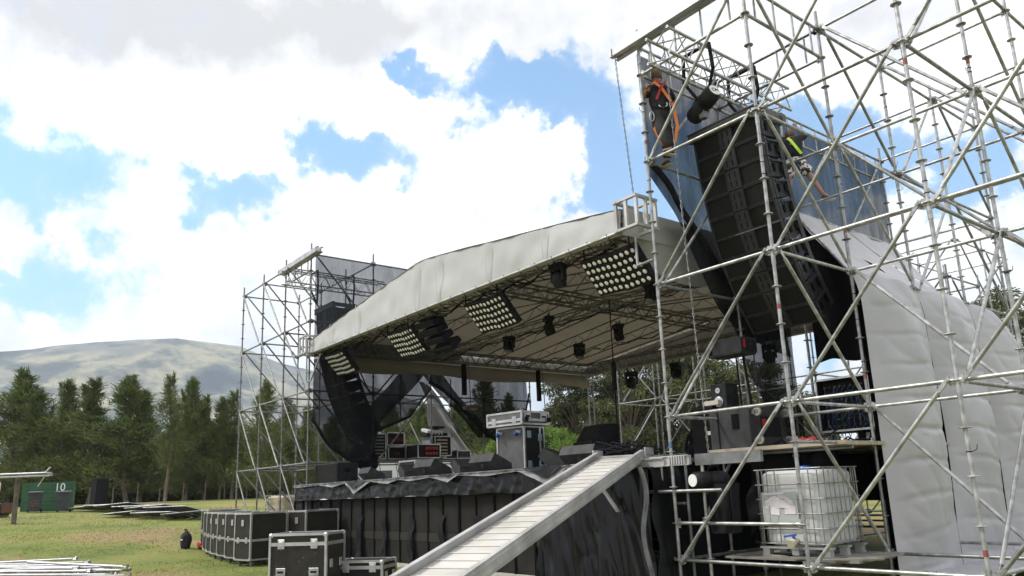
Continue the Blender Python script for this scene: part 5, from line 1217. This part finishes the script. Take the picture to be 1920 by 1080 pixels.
for k in range(5): mb.box((-6.2+.25*k,9.35-.05*k,.49),(.9,.10,.02),rot3(0,0,.3*k-.5))
o=mb.build('plank_base',mat('worn_planks',(.25,.23,.20),.8,0,(.15,.14,.12),4),off=(-6,9.75,.45)); o.location=(-6,9.75,.45); tag(o,'worn planks on the lowest scaffold level under the white water tank','planks')
# ---------------------------------------------------------------- people
def skinned(name,V,E_,Rr,mt,parent,sub=2,off=(0,0,0),label=None):
    me=bpy.data.meshes.new(name); me.from_pydata([Vector(v) for v in V],E_,[]); ob=bpy.data.objects.new(name,me); COL.objects.link(ob)
    sk=ob.modifiers.new('s','SKIN'); sk.use_smooth_shade=True; sk.branch_smoothing=.4
    if not me.skin_vertices: return ob
    for i,r in enumerate(Rr):
        d=me.skin_vertices[0].data[i]; d.radius=r if isinstance(r,tuple) else (r,r); d.use_root=(i==0)
    ss=ob.modifiers.new('u','SUBSURF'); ss.levels=sub; ss.render_levels=sub
    dg=bpy.context.evaluated_depsgraph_get(); dg.update(); m2=bpy.data.meshes.new_from_object(ob.evaluated_get(dg)); bpy.data.objects.remove(ob)
    o=Vector(off)
    for v in m2.vertices: v.co-=o
    m2.materials.clear(); m2.materials.append(mt)
    for p in m2.polygons: p.use_smooth=True
    r=bpy.data.objects.new(name,m2); COL.objects.link(r); r.parent=parent
    if label: r['label']=label
    return r
def hand(root,wrist,d,up,off,curl=.9):
    d=Vector(d).normalized(); up=Vector(up).normalized(); s=d.cross(up).normalized(); up=s.cross(d).normalized(); w=Vector(wrist)
    V=[w,w+d*.045,w+d*.085]; E_=[(0,1),(1,2)]; Rr=[(.022,.026),(.018,.038),(.014,.038)]
    skinned('hand',V,E_,Rr,SKIN,root,1,off)
    for k,(o_,l) in enumerate(((-.030,.066),(-.010,.076),(.010,.072),(.029,.058))):
        b=w+d*.075+s*o_; v=[b]; a=.15
        for q,f in enumerate((.45,.32,.23)): a+=curl*(.6+.1*k); v.append(v[-1]+(d*math.cos(a)-up*math.sin(a))*l*f)
        skinned('finger',v,[(0,1),(1,2),(2,3)],[.009,.0085,.008,.006],SKIN,root,1,off)
    b=w+d*.03-s*.03; v=[b,b+d*.025-s*.02-up*.01,b+d*.05-s*.022-up*.03]; skinned('thumb',v,[(0,1),(1,2)],[.011,.010,.007],SKIN,root,1,off)
def person(label,O,r,f,J,legs,arms,skinlegs,shirt,trousers,extra):
    root=thing('person',label,'person',O); O=Vector(O); r=Vector(r); f=Vector(f); u=Vector((0,0,1))
    P=lambda a,b,c: O+r*a+f*b+u*c
    pel,wai,che,nec,hea=[P(*q) for q in J]
    sh=[P(*(che-O).to_tuple()) if False else che+r*s*.17+u*.09 for s in(-1,1)]
    V=[pel,wai,che,nec,hea-u*.05,hea+u*.06]; E_=[(0,1),(1,2),(2,3),(3,4),(4,5)]; Rr=[(.11,.09),(.105,.08),(.135,.085),.055,(.075,.088),(.080,.095)]
    for s,(el,wr) in zip((0,1),arms):
        i=len(V); V+=[che+r*(-1,1)[s]*.14+u*.08,P(*el) if not isinstance(el,Vector) else el,P(*wr) if not isinstance(wr,Vector) else wr]; E_+=[(2,i),(i,i+1),(i+1,i+2)]; Rr+=[.062,.042,.027]
    li=[]
    for s,(kn,an,toe) in zip((0,1),legs):
        i=len(V); li.append(i); V+=[pel+r*(-1,1)[s]*.09-u*.05,P(*kn),P(*an),P(*toe)]; E_+=[(0,i),(i,i+1),(i+1,i+2),(i+2,i+3)]; Rr+=[.088,.058,.038,.03]
    skinned('body',V,E_,Rr,SKIN,root,2,O)
    # shirt
    V2=[wai-u*.20,wai-u*.06,che-u*.02,che+u*.11]; E2=[(0,1),(1,2),(2,3)]; R2=[(.185,.155),(.185,.155),(.23,.17),(.145,.12)]
    for s in (0,1):
        a=V[6+3*s]; b=V[7+3*s]; i=len(V2); V2+=[a,a.lerp(b,.55),a.lerp(b,.85)]; E2+=[(2,i),(i,i+1),(i+1,i+2)]; R2+=[.092,.080,.076]
    skinned('shirt',V2,E2,R2,shirt,root,2,O)
    V3=[pel+u*.12,pel-u*.02]; E3=[(0,1)]; R3=[(.170,.140),(.170,.145)]
    for s in (0,1):
        i=len(V3); h,k,a=V[li[s]],V[li[s]+1],V[li[s]+2]
        if skinlegs: V3+=[h,h.lerp(k,.5),h.lerp(k,.95)]; E3+=[(1,i),(i,i+1),(i+1,i+2)]; R3+=[.13,.125,.12]
        else: V3+=[h,k,k.lerp(a,.55),a]; E3+=[(1,i),(i,i+1),(i+1,i+2),(i+2,i+3)]; R3+=[.14,.112,.096,.09]
    skinned('trousers' if not skinlegs else 'shorts',V3,E3,R3,trousers,root,2,O)
    for s in (0,1):
        a,t=V[li[s]+2],V[li[s]+3]; d=(t-a); d.z=0; d.normalize(); b=a-u*.055
        skinned('shoe',[b-d*.05,b+d*.06-u*.01,b+d*.17-u*.015],[(0,1),(1,2)],[(.048,.045),(.046,.04),(.038,.028)],mat('dark_shoe',(.05,.045,.04),.7),root,2,O)
        mb=MB(); q=d.to_track_quat('X','Z').to_matrix(); mb.box(b+d*.06-u*.045,(.28,.085,.022),q,bev=.008); mb.build('shoe_sole',mat('cream_sole',(.50,.46,.36),.7),root,off=O)
    # head details: hair, ears, nose, eyes, mouth
    hc=hea; 
    mb=MB()
    def hf(a,b):
        t=a*2*math.pi; p=b*math.pi*.60; q=Vector((math.sin(p)*math.cos(t),math.sin(p)*math.sin(t),math.cos(p)))
        k=1+.04*nz(q,5); back=max(0,-(q.y)); return hc+u*(.035)+r*q.x*.090*k+f*(q.y*.104*k-.012)+u*q.z*(.098*k)-u*.05*back*b
    mb.grid(hf,24,14); mb.build('hair',HAIR,root,off=O)
    for s in(-1,1):
        mb=MB(); mb.lathe([(.004,-.008),(.026,-.004),(.028,.004),(.010,.008)],hc+r*s*.086-u*.015,r*s,n=10); mb.build('ear',SKIN,root,off=O)
        mb=MB(); mb.lathe([(.002,-.004),(.010,0),(.002,.006)],hc+f*.088+r*s*.031,f,n=8); mb.build('eye',WHITEM,root,off=O)
    mb=MB(); mb.add([hc+f*.088+u*.015,hc+f*.088-r*.014-u*.03,hc+f*.088+r*.014-u*.03,hc+f*.118-u*.026],[(0,1,3),(0,3,2),(1,2,3)],0,True); mb.build('nose',SKIN,root,off=O)
    mb=MB(); mb.box(hc+f*.088-u*.055,(.05,.010,.010),Matrix((r,f,u)).transposed()); mb.build('mouth',mat('lip',(.30,.11,.09),.6),root,off=O)
    for s in (0,1):
        el,wr=V[7+3*s],V[8+3*s]; hand(root,wr,wr-el,u.cross(wr-el).cross(wr-el)*-1+f*.2,O,1.1)
    extra(root,P,pel,wai,che,nec,hea,V,li,O,r,f,u)
def strap(root,pts,w,mt,n_,off,name='harness_strap'):
    mb=MB(); 
    for a,b in zip(pts[:-1],pts[1:]):
        a=Vector(a);b=Vector(b); d=(b-a).normalized(); s=d.cross(n_).normalized(); A=Matrix((d,s,Vector(n_))).transposed(); mb.box((a+b)/2,((b-a).length+.012,w,.008),A)
    mb.build(name,mt,root,off=off)
rr_=Vector((.62,.785,0)); ff_=Vector((-.785,.62,0))
def ex1(root,P,pel,wai,che,nec,hea,V,li,O,r,f,u):
    bk=-f
    strap(root,[che+u*.12+r*-.10+bk*.14,che+bk*.185,wai+r*.10+bk*.175,wai-u*.04+r*.13+bk*.165],.045,ORANGE,bk,O)
    strap(root,[che+u*.12+r*.10+bk*.14,che+bk*.19,wai+r*-.10+bk*.175],.04,RED,bk,O)
    strap(root,[pel+u*.05-r*.15+bk*.12,pel+u*.05+bk*.175,pel+u*.05+r*.15+bk*.12],.05,BLKM,bk,O,'harness_belt')
    # hanging loops of orange lanyard
    strap(root,[P(.16,-.14,.95),P(.20,-.16,.55),P(.14,-.17,.28),P(-.02,-.19,.17)],.045,ORANGE,bk,O,'lanyard')
    strap(root,[P(-.02,-.19,.17),P(-.10,-.18,.30),P(-.17,-.16,.52)],.045,ORANGE,bk,O,'lanyard')
    mb=MB(); c=P(-.19,-.15,.72)
    pts=[c+r*.035*math.cos(t*.785)+u*.085*math.sin(t*.785) for t in range(9)]; mb.path(pts,.010,n=6); mb.build('hook',ALU,root,off=O)
    mb=MB(); c=pel+u*.08+bk*.16; mb.path([c+r*(.07*math.cos(t*.6+3.3)+.0)+u*.05*math.sin(t*.6+3.3) for t in range(7)],.008,n=6); mb.build('belt_ring',WHITEM,root,off=O)
    mb=MB(); mb.box(P(-.09,-.13,.50),(.07,.012,.03),Matrix((r,f,u)).transposed()); mb.build('yellow_tag',mat('yellow_tag',(.6,.5,.03),.6),root,off=O)
    strap(root,[nec+bk*.06+u*.02,che+u*.08+bk*.18],.08,RED,bk,O,'collar_strap')
    mb=MB(); mb.lathe([(.098,0),(.100,.03),(.085,.075),(.03,.095)],hea+u*.05,u,n=18); mb.box(hea+u*.055+f*.12,(.14,.10,.012),Matrix((r,f,u)).transposed()); mb.build('cap',mat('olive_cap',(.16,.14,.07),.8),root,off=O)
person('person in black with orange harness straps standing beside the front left post of the tower',(-7.27,8.95,6.47),rr_,ff_,
  [(0,0,.84),(.0,-.01,1.0),(-.01,.02,1.22),(-.01,.05,1.40),(-.02,.08,1.52)],
  [((-.06,-.14,.47),(.05,-.22,.12),(-.10,-.28,.06)),((.08,.02,.43),(.05,.10,.09),(-.03,.22,.03))],
  [((-.27,.02,1.14),Vector((-7.33,8.70,7.70))),((.25,.16,1.08),(.12,.34,1.16))],False,BLACKC,mat('black_work_trousers',(.028,.027,.028),.85,0,(.045,.043,.044),6,bump=.4,bs=9),ex1)
def ex2(root,P,pel,wai,che,nec,hea,V,li,O,r,f,u):
    bk=-f
    strap(root,[che+u*.10-r*.06+bk*.11,che+r*.0+bk*.185,wai+r*.09+bk*.175,pel+u*.04+r*.14+bk*.15],.05,LIME,bk,O)
    strap(root,[pel+u*.06-r*.15+bk*.12,pel+u*.06+bk*.18,pel+u*.06+r*.15+bk*.12],.04,BLKM,bk,O,'harness_belt')
    mb=MB(); mb.box(che-u*.06+bk*.19,(.06,.01,.05),Matrix((r,f,u)).transposed()); mb.build('red_tag',RED,root,off=O)
def shorts_mat():
    m=bpy.data.materials.new('patterned_board_shorts'); m.use_nodes=True; t=m.node_tree; b=t.nodes['Principled BSDF']; b.inputs['Roughness'].default_value=.8
    tcn=t.nodes.new('ShaderNodeTexCoord'); v=t.nodes.new('ShaderNodeTexVoronoi'); v.inputs['Scale'].default_value=22; t.links.new(tcn.outputs['Object'],v.inputs['Vector'])
    r=t.nodes.new('ShaderNodeValToRGB'); r.color_ramp.interpolation='CONSTANT'; e=r.color_ramp.elements; cs=[(0,(.02,.02,.02)),(.3,(.65,.65,.62)),(.5,(.02,.02,.02)),(.62,(.6,.05,.25)),(.72,(.7,.7,.66)),(.85,(.05,.30,.55)),(.93,(.02,.02,.02))]
    while len(e)<len(cs): e.new(.5)
    for i,(p,c) in enumerate(cs): e[i].position=p; e[i].color=(*c,1)
    sx=t.nodes.new('ShaderNodeSeparateColor'); t.links.new(v.outputs['Color'],sx.inputs[0]); t.links.new(sx.outputs[0],r.inputs[0]); t.links.new(r.outputs[0],b.inputs['Base Color']); return m
person('person in black shirt and bright patterned shorts reaching up behind the speaker array',(-7.12,12.58,6.47),Vector((.90,.43,0)),Vector((-.43,.90,0)),
  [(-.02,0,.90),(-.03,.03,1.05),(-.04,.10,1.26),(-.06,.17,1.40),(-.07,.24,1.50)],
  [((-.16,.02,.52),(-.20,.0,.10),(-.20,.12,.05)),((.22,-.02,.50),(.40,.0,.11),(.50,.05,.05))],
  [((-.25,.32,1.42),(-.12,.50,1.66)),((.22,.28,1.48),(.06,.40,1.72))],True,BLACKC,shorts_mat(),ex2)
# ---------------------------------------------------------------- field: bins, wall, panels, pipes
def bin_(label,x,y,rz):
    z=gz(x,y); root=thing('wheelie_bin',label,'bin',(x,y,z),rz,'wheelie bins beside the green wall')
    mb=MB(); w0,w1,d0,d1,h=.24,.29,.27,.36,.96
    mb.add([(-w0,-d0,.05),(w0,-d0,.05),(w0,d0,.05),(-w0,d0,.05),(-w1,-d1,h),(w1,-d1,h),(w1,d1,h),(-w1,d1,h)],[(0,3,2,1),(4,5,6,7),(0,1,5,4),(1,2,6,5),(2,3,7,6),(3,0,4,7)]); mb.box((0,0,h-.04),(.62,.76,.05),bev=.01); mb.build('bin_body',mat('bin_grey',(.045,.05,.06),.55,0,(.03,.034,.04),4),root)
    mb=MB(); mb.box((0,-.02,h+.03),(.62,.78,.05),rot3(.05,0,0),bev=.02); mb.box((0,.40,h+.0),(.4,.05,.05)); mb.build('lid',mat('bin_lid',(.07,.072,.08),.5),root)
    for s in(-1,1): mb=MB(); mb.tube((s*.25,.30,.1),(s*.31,.30,.1),.1,n=14); mb.build('wheel',BLKM,root)
    mb=MB(); mb.box((0,-d1+.03,.80),(.26,.01,.02)); mb.build('embossed_strip',mat('pale_grey',(.35,.35,.36),.6),root)
    return root
b1=bin_('grey wheelie bin left of the white number, with worn orange markings on its front',-45.6,5.25,R_(80))
mb=MB(); random.seed(4)
for k in range(16):
    x=-.17+(k%5)*.08+random.uniform(-.01,.01); z=.34+(k//5)*.10; mb.box((x,-.318-.0*z,z),(.012,.008,.07)); mb.box((x+.02,-.318,z+random.choice((-.03,0,.03))),(.04,.008,.014))
mb.build('worn_markings',mat('faded_orange',(.35,.15,.07),.8),b1)
bin_('grey wheelie bin covering part of the zero on the green wall',-44.75,6.35,R_(70))
def green_wall():
    a=Vector((-47.6,4.9)); b=Vector((-46.1,7.0)); z=gz(-46.5,6); c=(a+b)/2; d=(b-a); L_=d.length; an=math.atan2(d.y,d.x); root=thing('painted_wall','low green painted block wall with a white number ten','wall',(c.x,c.y,z),an)
    # outward normal faces the camera
    mb=MB(); mb.box((0,0,.72),(L_,.2,1.5)); mb.build('wall_face',mat('green_paint',(.035,.105,.045),.7,0,(.025,.075,.035),2,bump=.3,bs=8),root)
    mb=MB()
    for k in range(7): mb.box((0,-.102,.1+k*.2),(L_-.01,.006,.012))
    mb.build('mortar_lines',mat('dark_green_joint',(.015,.05,.02),.8),root)
    text(None,'10',.55,(.62,-.115,1.18),(1,0,0),(0,0,1),WHITEM,'painted_number',root)
green_wall()
mb=MB(); mb.tube((-50.0,4.0,gz(-50,4)),(-50.0,4.0,gz(-50,4)+1.7),.04); mb.box((-49.9,4.0,gz(-50,4)+1.35),(.25,.22,.62)); mb.box((-49.76,4.0,gz(-50,4)+1.3),(.03,.20,.4),mi=1)
o=mb.build('meter_post',[mat('rust_red',(.16,.03,.02),.8),mat('pale_blue_sign',(.55,.68,.75),.6)],off=(-50,4,gz(-50,4))); o.location=(-50,4,gz(-50,4)); tag(o,'post with small pale blue and white sign left of the green wall','sign')
def pipes_high():
    z=2.78; root=thing('pipe_bundle','bundle of silver pipes lying level on posts at the left edge of the photo','pipes',(-37,3.8,z))
    d=Vector((.60,.80,0)); s=Vector((-.80,.60,0)); e=Vector((-35.65,4.45,z)); random.seed(3)
    for k in range(6):
        q=s*(.09*(k%3))+Vector((0,0,.085*(k//3)+.02*(k%2))); a=e-d*(4.2+.2*k)+q; b=e+q+d*random.uniform(-.12,.05); mb=MB(); mb.tube(a,b,.042,n=10); mb.box(b+d*.06,(.16,.06,.05),Matrix((d,s,Vector((0,0,1)))).transposed()); at(mb,'pipe',ALU,root)
    mb=MB(); q=e-d*.1; mb.tube(q+Vector((0,0,.12)),q+d*.18+Vector((0,0,.32)),.035); mb.tube(q,q-d*.25-Vector((0,0,.42)),.022); at(mb,'clamp_arm',ALU,root)
    for t in (1.2,3.2):
        p=e-d*t+s*.1; g=gz(p.x,p.y); mb=MB(); mb.tube((p.x,p.y,g),(p.x,p.y,z-.05),.09,n=8); mb.box((p.x,p.y,z-.07),(.5,.12,.06)); at(mb,'support_post',BARK,root)
pipes_high()
def panels():
    g='barrier panels heaped on the grass'; pm=mat('panel_grey',(.16,.165,.18),.5,.2,(.10,.105,.115),5,rand=.3); fm=STEEL
    lbs=['dark sheet-like barrier panel at the left end of the heap','barrier panel second from the left end of the heap','barrier panel under the middle left part of the heap','barrier panel in the middle of the heap, slightly raised','barrier panel right of the heap middle','barrier panel near the right end of the heap','low barrier panel in front of the heap, nearest the camera','front right barrier panel reaching toward the flight cases','thin barrier panel at the far right end of the heap']
    pts=[(-44.2,8.0,.18,.0,1.5),(-43.0,8.6,.30,.10,1.5),(-41.8,8.8,.30,.2,1.5),(-40.4,9.3,.34,.25,1.5),(-39.1,9.5,.28,.35,1.4),(-37.6,9.9,.22,.4,1.4),(-37.4,8.3,.10,.1,1.3),(-35.6,9.0,.12,.3,1.3),(-34.4,9.7,.06,.5,1.2)]
    for k,(x,y,h,a,w) in enumerate(pts):
        root=thing('barrier_panel',lbs[k],'barrier panel',(x,y,gz(x,y)+h*.45+.05),R_(25)+a,g); root.rotation_euler=(R_(-4-2*(k%3)),R_(-3+3*(k%2)),R_(25)+a)
        mb=MB(); w2,l2=w/2+.25,1.25
        mb.path([(-w2,-l2,0),(w2,-l2,0),(w2,l2,0),(-w2,l2,0),(-w2,-l2,0)],.025,n=6); mb.build('frame',fm,root)
        mb=MB()
        for q in range(5): mb.box((-w2+(q+.5)*2*w2/5,0,0),(2*w2/5-.09,2*l2-.06,.012))
        mb.build('infill',pm,root)
        mb=MB()
        for q in range(1,5): mb.tube((-w2+q*2*w2/5,-l2,.012),(-w2+q*2*w2/5,l2,.012),.016,n=5)
        mb.build('bars',fm,root)
panels()
mb=MB(); g=gz(-51.6,9.1); mb.box((-51.6,9.1,g+.8),(.5,.7,1.7),rot3(0,.05,.4)); mb.tube((-51.2,9.5,g),(-51.2,9.5,g+1.9),.03); o=mb.build('upright_panel',BLKM,off=(-51.6,9.1,g)); o.location=(-51.6,9.1,g); tag(o,'black upright board standing between the trees behind the panel heap','board')
root=thing('equipment_crate','black rounded crate at the very left edge of the photo before the pipe posts','crate',(-41.9,3.2,gz(-42,3.2)),R_(38))
mb=MB(); mb.box((0,0,.36),(1.7,.7,.5),bev=.08); mb.build('crate_body',mat('blue_black_crate',(.02,.024,.032),.5),root)
mb=MB(); mb.box((.86,0,.36),(.02,.6,.4)); mb.build('rusty_end',mat('rusty_brown',(.12,.05,.03),.8),root)
for s in(-1,1): mb=MB(); mb.box((s*.6,0,.06),(.12,.6,.12)); mb.build('skid',BARK,root)
# foreground pile of silver braces
random.seed(21)
lbp='galvanised brace with flattened end in the low pile at the bottom left of the photo'
proto=None
for k in range(34):
    L_=random.choice((2.6,2.9,3.2)); px=random.random()
    e=Vector((-20.4,3.35,0)).lerp(Vector((-17.2,4.05,0)),px**1.6)+Vector((random.uniform(-.6,.4),random.uniform(-.5,.2),0)); a=math.atan2(.78,.62)+random.gauss(0,.10)
    z=.06+.30*random.random()*(1-px*.7)
    if proto is None:
        proto=thing('scaffold_brace',lbp,'scaffold tube',(0,0,0),0,'silver braces piled on the grass')
        mb=MB(); mb.tube((-2.7,0,0),(-.12,0,0),.024,n=8); mb.build('tube',ALU,proto)
        mb=MB(); mb.box((-.06,0,0),(.16,.055,.014),bev=.005); mb.tube((-.02,0,-.03),(-.02,0,.05),.016,n=8); mb.build('flattened_end',STEEL,proto)
        mb=MB(); mb.box((-.0,0,.025),(.02,.05,.03)); mb.build('locking_pin',mat('worn_red_pin',(.20,.06,.06),.6,0,(.30,.30,.30),2),proto)
        o=proto
    else: o=dup(proto,(0,0,0))
    o.location=(e.x,e.y,z+gz(e.x,e.y)+.02); o.rotation_euler=(random.uniform(-1,1),random.gauss(0,.02)+.02,a); o.scale=(L_/2.7,1.15,1.15)
# ---------------------------------------------------------------- vehicles and buildings behind
def van(label,x,y,L_,h,rz,col):
    g=gz(x,y); root=thing('van',label,'van',(x,y,g),rz)
    # profile along local X (nose at -X)
    prof=[(-L_/2,.45),(-L_/2+.02,.95),(-L_/2+.75,1.15),(-L_/2+1.55,h-.08),(-L_/2+2.0,h),(L_/2-.1,h),(L_/2,h-.15),(L_/2,.4)]
    w=1.95
    mb=MB(); mb.poly([(px,-w/2,pz) for px,pz in prof],(0,w,0)); mb.build('body',col,root)
    mb=MB(); mb.poly([(-L_/2+.80,-w/2+.12,1.19),(-L_/2+1.50,-w/2+.16,h-.12),(-L_/2+1.50,w/2-.16,h-.12),(-L_/2+.80,w/2-.12,1.19)],(-.03,0,.02)); mb.build('windscreen',GLASS,root)
    for s in(-1,1):
        mb=MB(); mb.poly([(-L_/2+1.1,s*(w/2+.004),1.2),(-L_/2+1.75,s*(w/2+.004),h-.35),(-L_/2+2.3,s*(w/2+.004),h-.35),(-L_/2+2.3,s*(w/2+.004),1.2)],(0,s*.006,0)); mb.build('side_window',GLASS,root)
        mb=MB(); mb.box((0.3,s*(w/2+.006),1.4),(L_-3.2,.012,.02)); mb.build('side_moulding',mat('pale_grey',(.35,.35,.36),.6),root)
        for q in(-L_/2+.9,L_/2-1.0): mb=MB(); mb.tube((q,s*(w/2-.18),.36),(q,s*(w/2+.01),.36),.36,n=20); mb.tube((q,s*(w/2-.1),.36),(q,s*(w/2+.02),.36),.2,n=16,mi=1); mb.build('wheel',[BLKM,STEEL],root)
        mb=MB(); mb.box((-L_/2+.03,s*(w/2-.3),.85),(.08,.36,.18)); mb.build('headlight',mat('lamp_clear',(.6,.6,.6),.2),root)
van('white van parked behind the stage, windscreen at the foot of the far tower',-28.2,16.0,6.4,2.35,R_(90),WHITEM)
van('second white vehicle parked behind the upright flight case',-30.5,26.5,5.2,1.75,R_(88),WHITEM)
def building():
    a=Vector((-86,14)); b=Vector((-70,43)); c=(a+b)/2; d=b-a; L_=d.length; an=math.atan2(d.y,d.x); g=1.6; root=thing('farm_building','long low dark red building with a pale roof edge behind the trees','building',(c.x,c.y,g),an)
    mb=MB(); mb.box((0,0,1.05),(L_,5,2.3)); mb.build('wall',mat('dark_red_brick',(.10,.038,.028),.9,0,(.07,.03,.024),1.2),root)
    mb=MB(); mb.poly([(-L_/2-.3,-2.9,2.18),(L_/2+.3,-2.9,2.18),(L_/2+.3,0,3.0),(-L_/2-.3,0,3.0)],(0,0,.12)); mb.poly([(-L_/2-.3,2.9,2.18),(L_/2+.3,2.9,2.18),(L_/2+.3,0,3.0),(-L_/2-.3,0,3.0)],(0,0,.12)); mb.build('roof',mat('roof_sheet',(.30,.25,.22),.7,0,(.2,.17,.15),2),root)
    mb=MB(); mb.box((0,-2.95,2.22),(L_+.6,.05,.14)); mb.build('gutter',ALU,root)
    for k in range(7): mb=MB(); mb.box((-L_/2+2.5+k*4.6,-2.51,1.25),(1.2,.04,.8)); mb.build('window',GLASS,root)
building()
random.seed(41)
for k in range(16):
    t=k/15; x,y=-69+22*t*0-2*t+0,8+22*t; x=-66.5+9*t+random.uniform(-.5,.5); g=gz(x,y)
    if k==0:
        fp=thing('fence_post','thin wooden fence post at the foot of the conifer belt','fence post',(x,y,g),0,'thin wooden fence posts along the field'); mb=MB(); mb.tube((0,0,0),(.03,.02,1.35),.05,.04,n=6); mb.build('post',BARK,fp)
        mb=MB(); mb.lathe([(.045,0),(.05,.03),(.01,.05)],(.03,.02,1.33),n=6); mb.build('post_cap',BARK,fp)
    else: dup(fp,(x,y,g),random.uniform(0,3),scale=(1,1,random.uniform(.7,1.15)))
def belt(name,label,pts,h,thick,n,mt,sz=.5,seed=1):
    random.seed(seed); mb=MB()
    for k in range(n):
        i=random.random()*(len(pts)-1); j=int(i); p=Vector(pts[j]).lerp(Vector(pts[j+1]),i-j); x=p.x+random.uniform(-thick,thick); y=p.y+random.uniform(-thick,thick)
        hh=h*(.55+.9*max(0,.5+fb((x,y,0),.25,seed,2))); z=gz(x,y)+hh*random.random()**.8
        leaf(mb,(x,y,z),(random.gauss(0,1),random.gauss(0,1),random.uniform(-.2,1)),sz*random.uniform(.6,1.3),sz*random.uniform(.3,.6))
    tag(mb.build(name,mt),label,None,kind='stuff')
belt('undergrowth','dark scrub and low branches under the conifer belt',[(-84,4),(-77,9),(-73,17),(-68.5,24),(-64,32),(-58,40),(-54,46)],2.3,1.6,15000,LEAF,.5,3)
belt('far_wood','distant dark tree belt closing off the field behind the stage',[(-95,20),(-86,42),(-76,58),(-60,70),(-46,80),(-30,88),(-10,95),(15,100),(40,95)],6.0,3.0,22000,LEAFG,.95,5)
belt('bushes','mixed green bushes along the fence behind the stage',[(-56,38),(-50,43),(-44,49),(-38,56),(-30,62)],2.6,1.5,9000,LEAFG,.4,7)
# dirt track along the trees
mb=MB()
def tr_(u,v):
    pts=[(-74,1),(-66,9),(-61,17),(-57,24),(-52,31),(-46,36)]; i=u*(len(pts)-1); j=min(len(pts)-2,int(i)); p=Vector(pts[j]).lerp(Vector(pts[j+1]),i-j); x=p.x+(v-.5)*3.4; y=p.y-(v-.5)*1.6+.3*math.sin(u*20); return (x,y,gz(x,y)+.03)
mb.grid(tr_,80,6); tag(mb.build('dirt_track',mat('sandy_track',(.36,.30,.21),.9,0,(.24,.20,.11),.8)),'pale sandy strip at the foot of the trees',None,kind='structure')
# added black sheets standing in for the shade under platform and stage
mb=MB(); mb.grid(lambda u,v:(-8.2+2.75*u,12.66+.06*math.sin(u*26),1.88-.80*v),50,4); o=mb.build('black_sheet',BLKM,off=(-6.8,12.6,1.8)); o.location=(-6.8,12.6,1.8); tag(o,'short added black sheet for the shade behind the platform edge','drape')
mb=MB(); mb.grid(lambda u,v:(-20.4+12.6*u,12.2+.05*math.sin(u*60),1.78-1.7*v),90,4); o=mb.build('black_sheet',BLKM,off=(-14,12.2,1.8)); o.location=(-14,12.2,1.8); tag(o,'long added black sheet standing in for the dark under the stage deck','drape')
mb=MB(); mb.grid(lambda u,v:(-7.75,8.9+3.4*u+.02*math.sin(v*7),1.75-1.72*v),12,6); o=mb.build('black_sheet',BLKM,off=(-7.75,10,1.7)); o.location=(-7.75,10,1.7); tag(o,'added black sheet for the shade at the right end of the stage underside','drape')
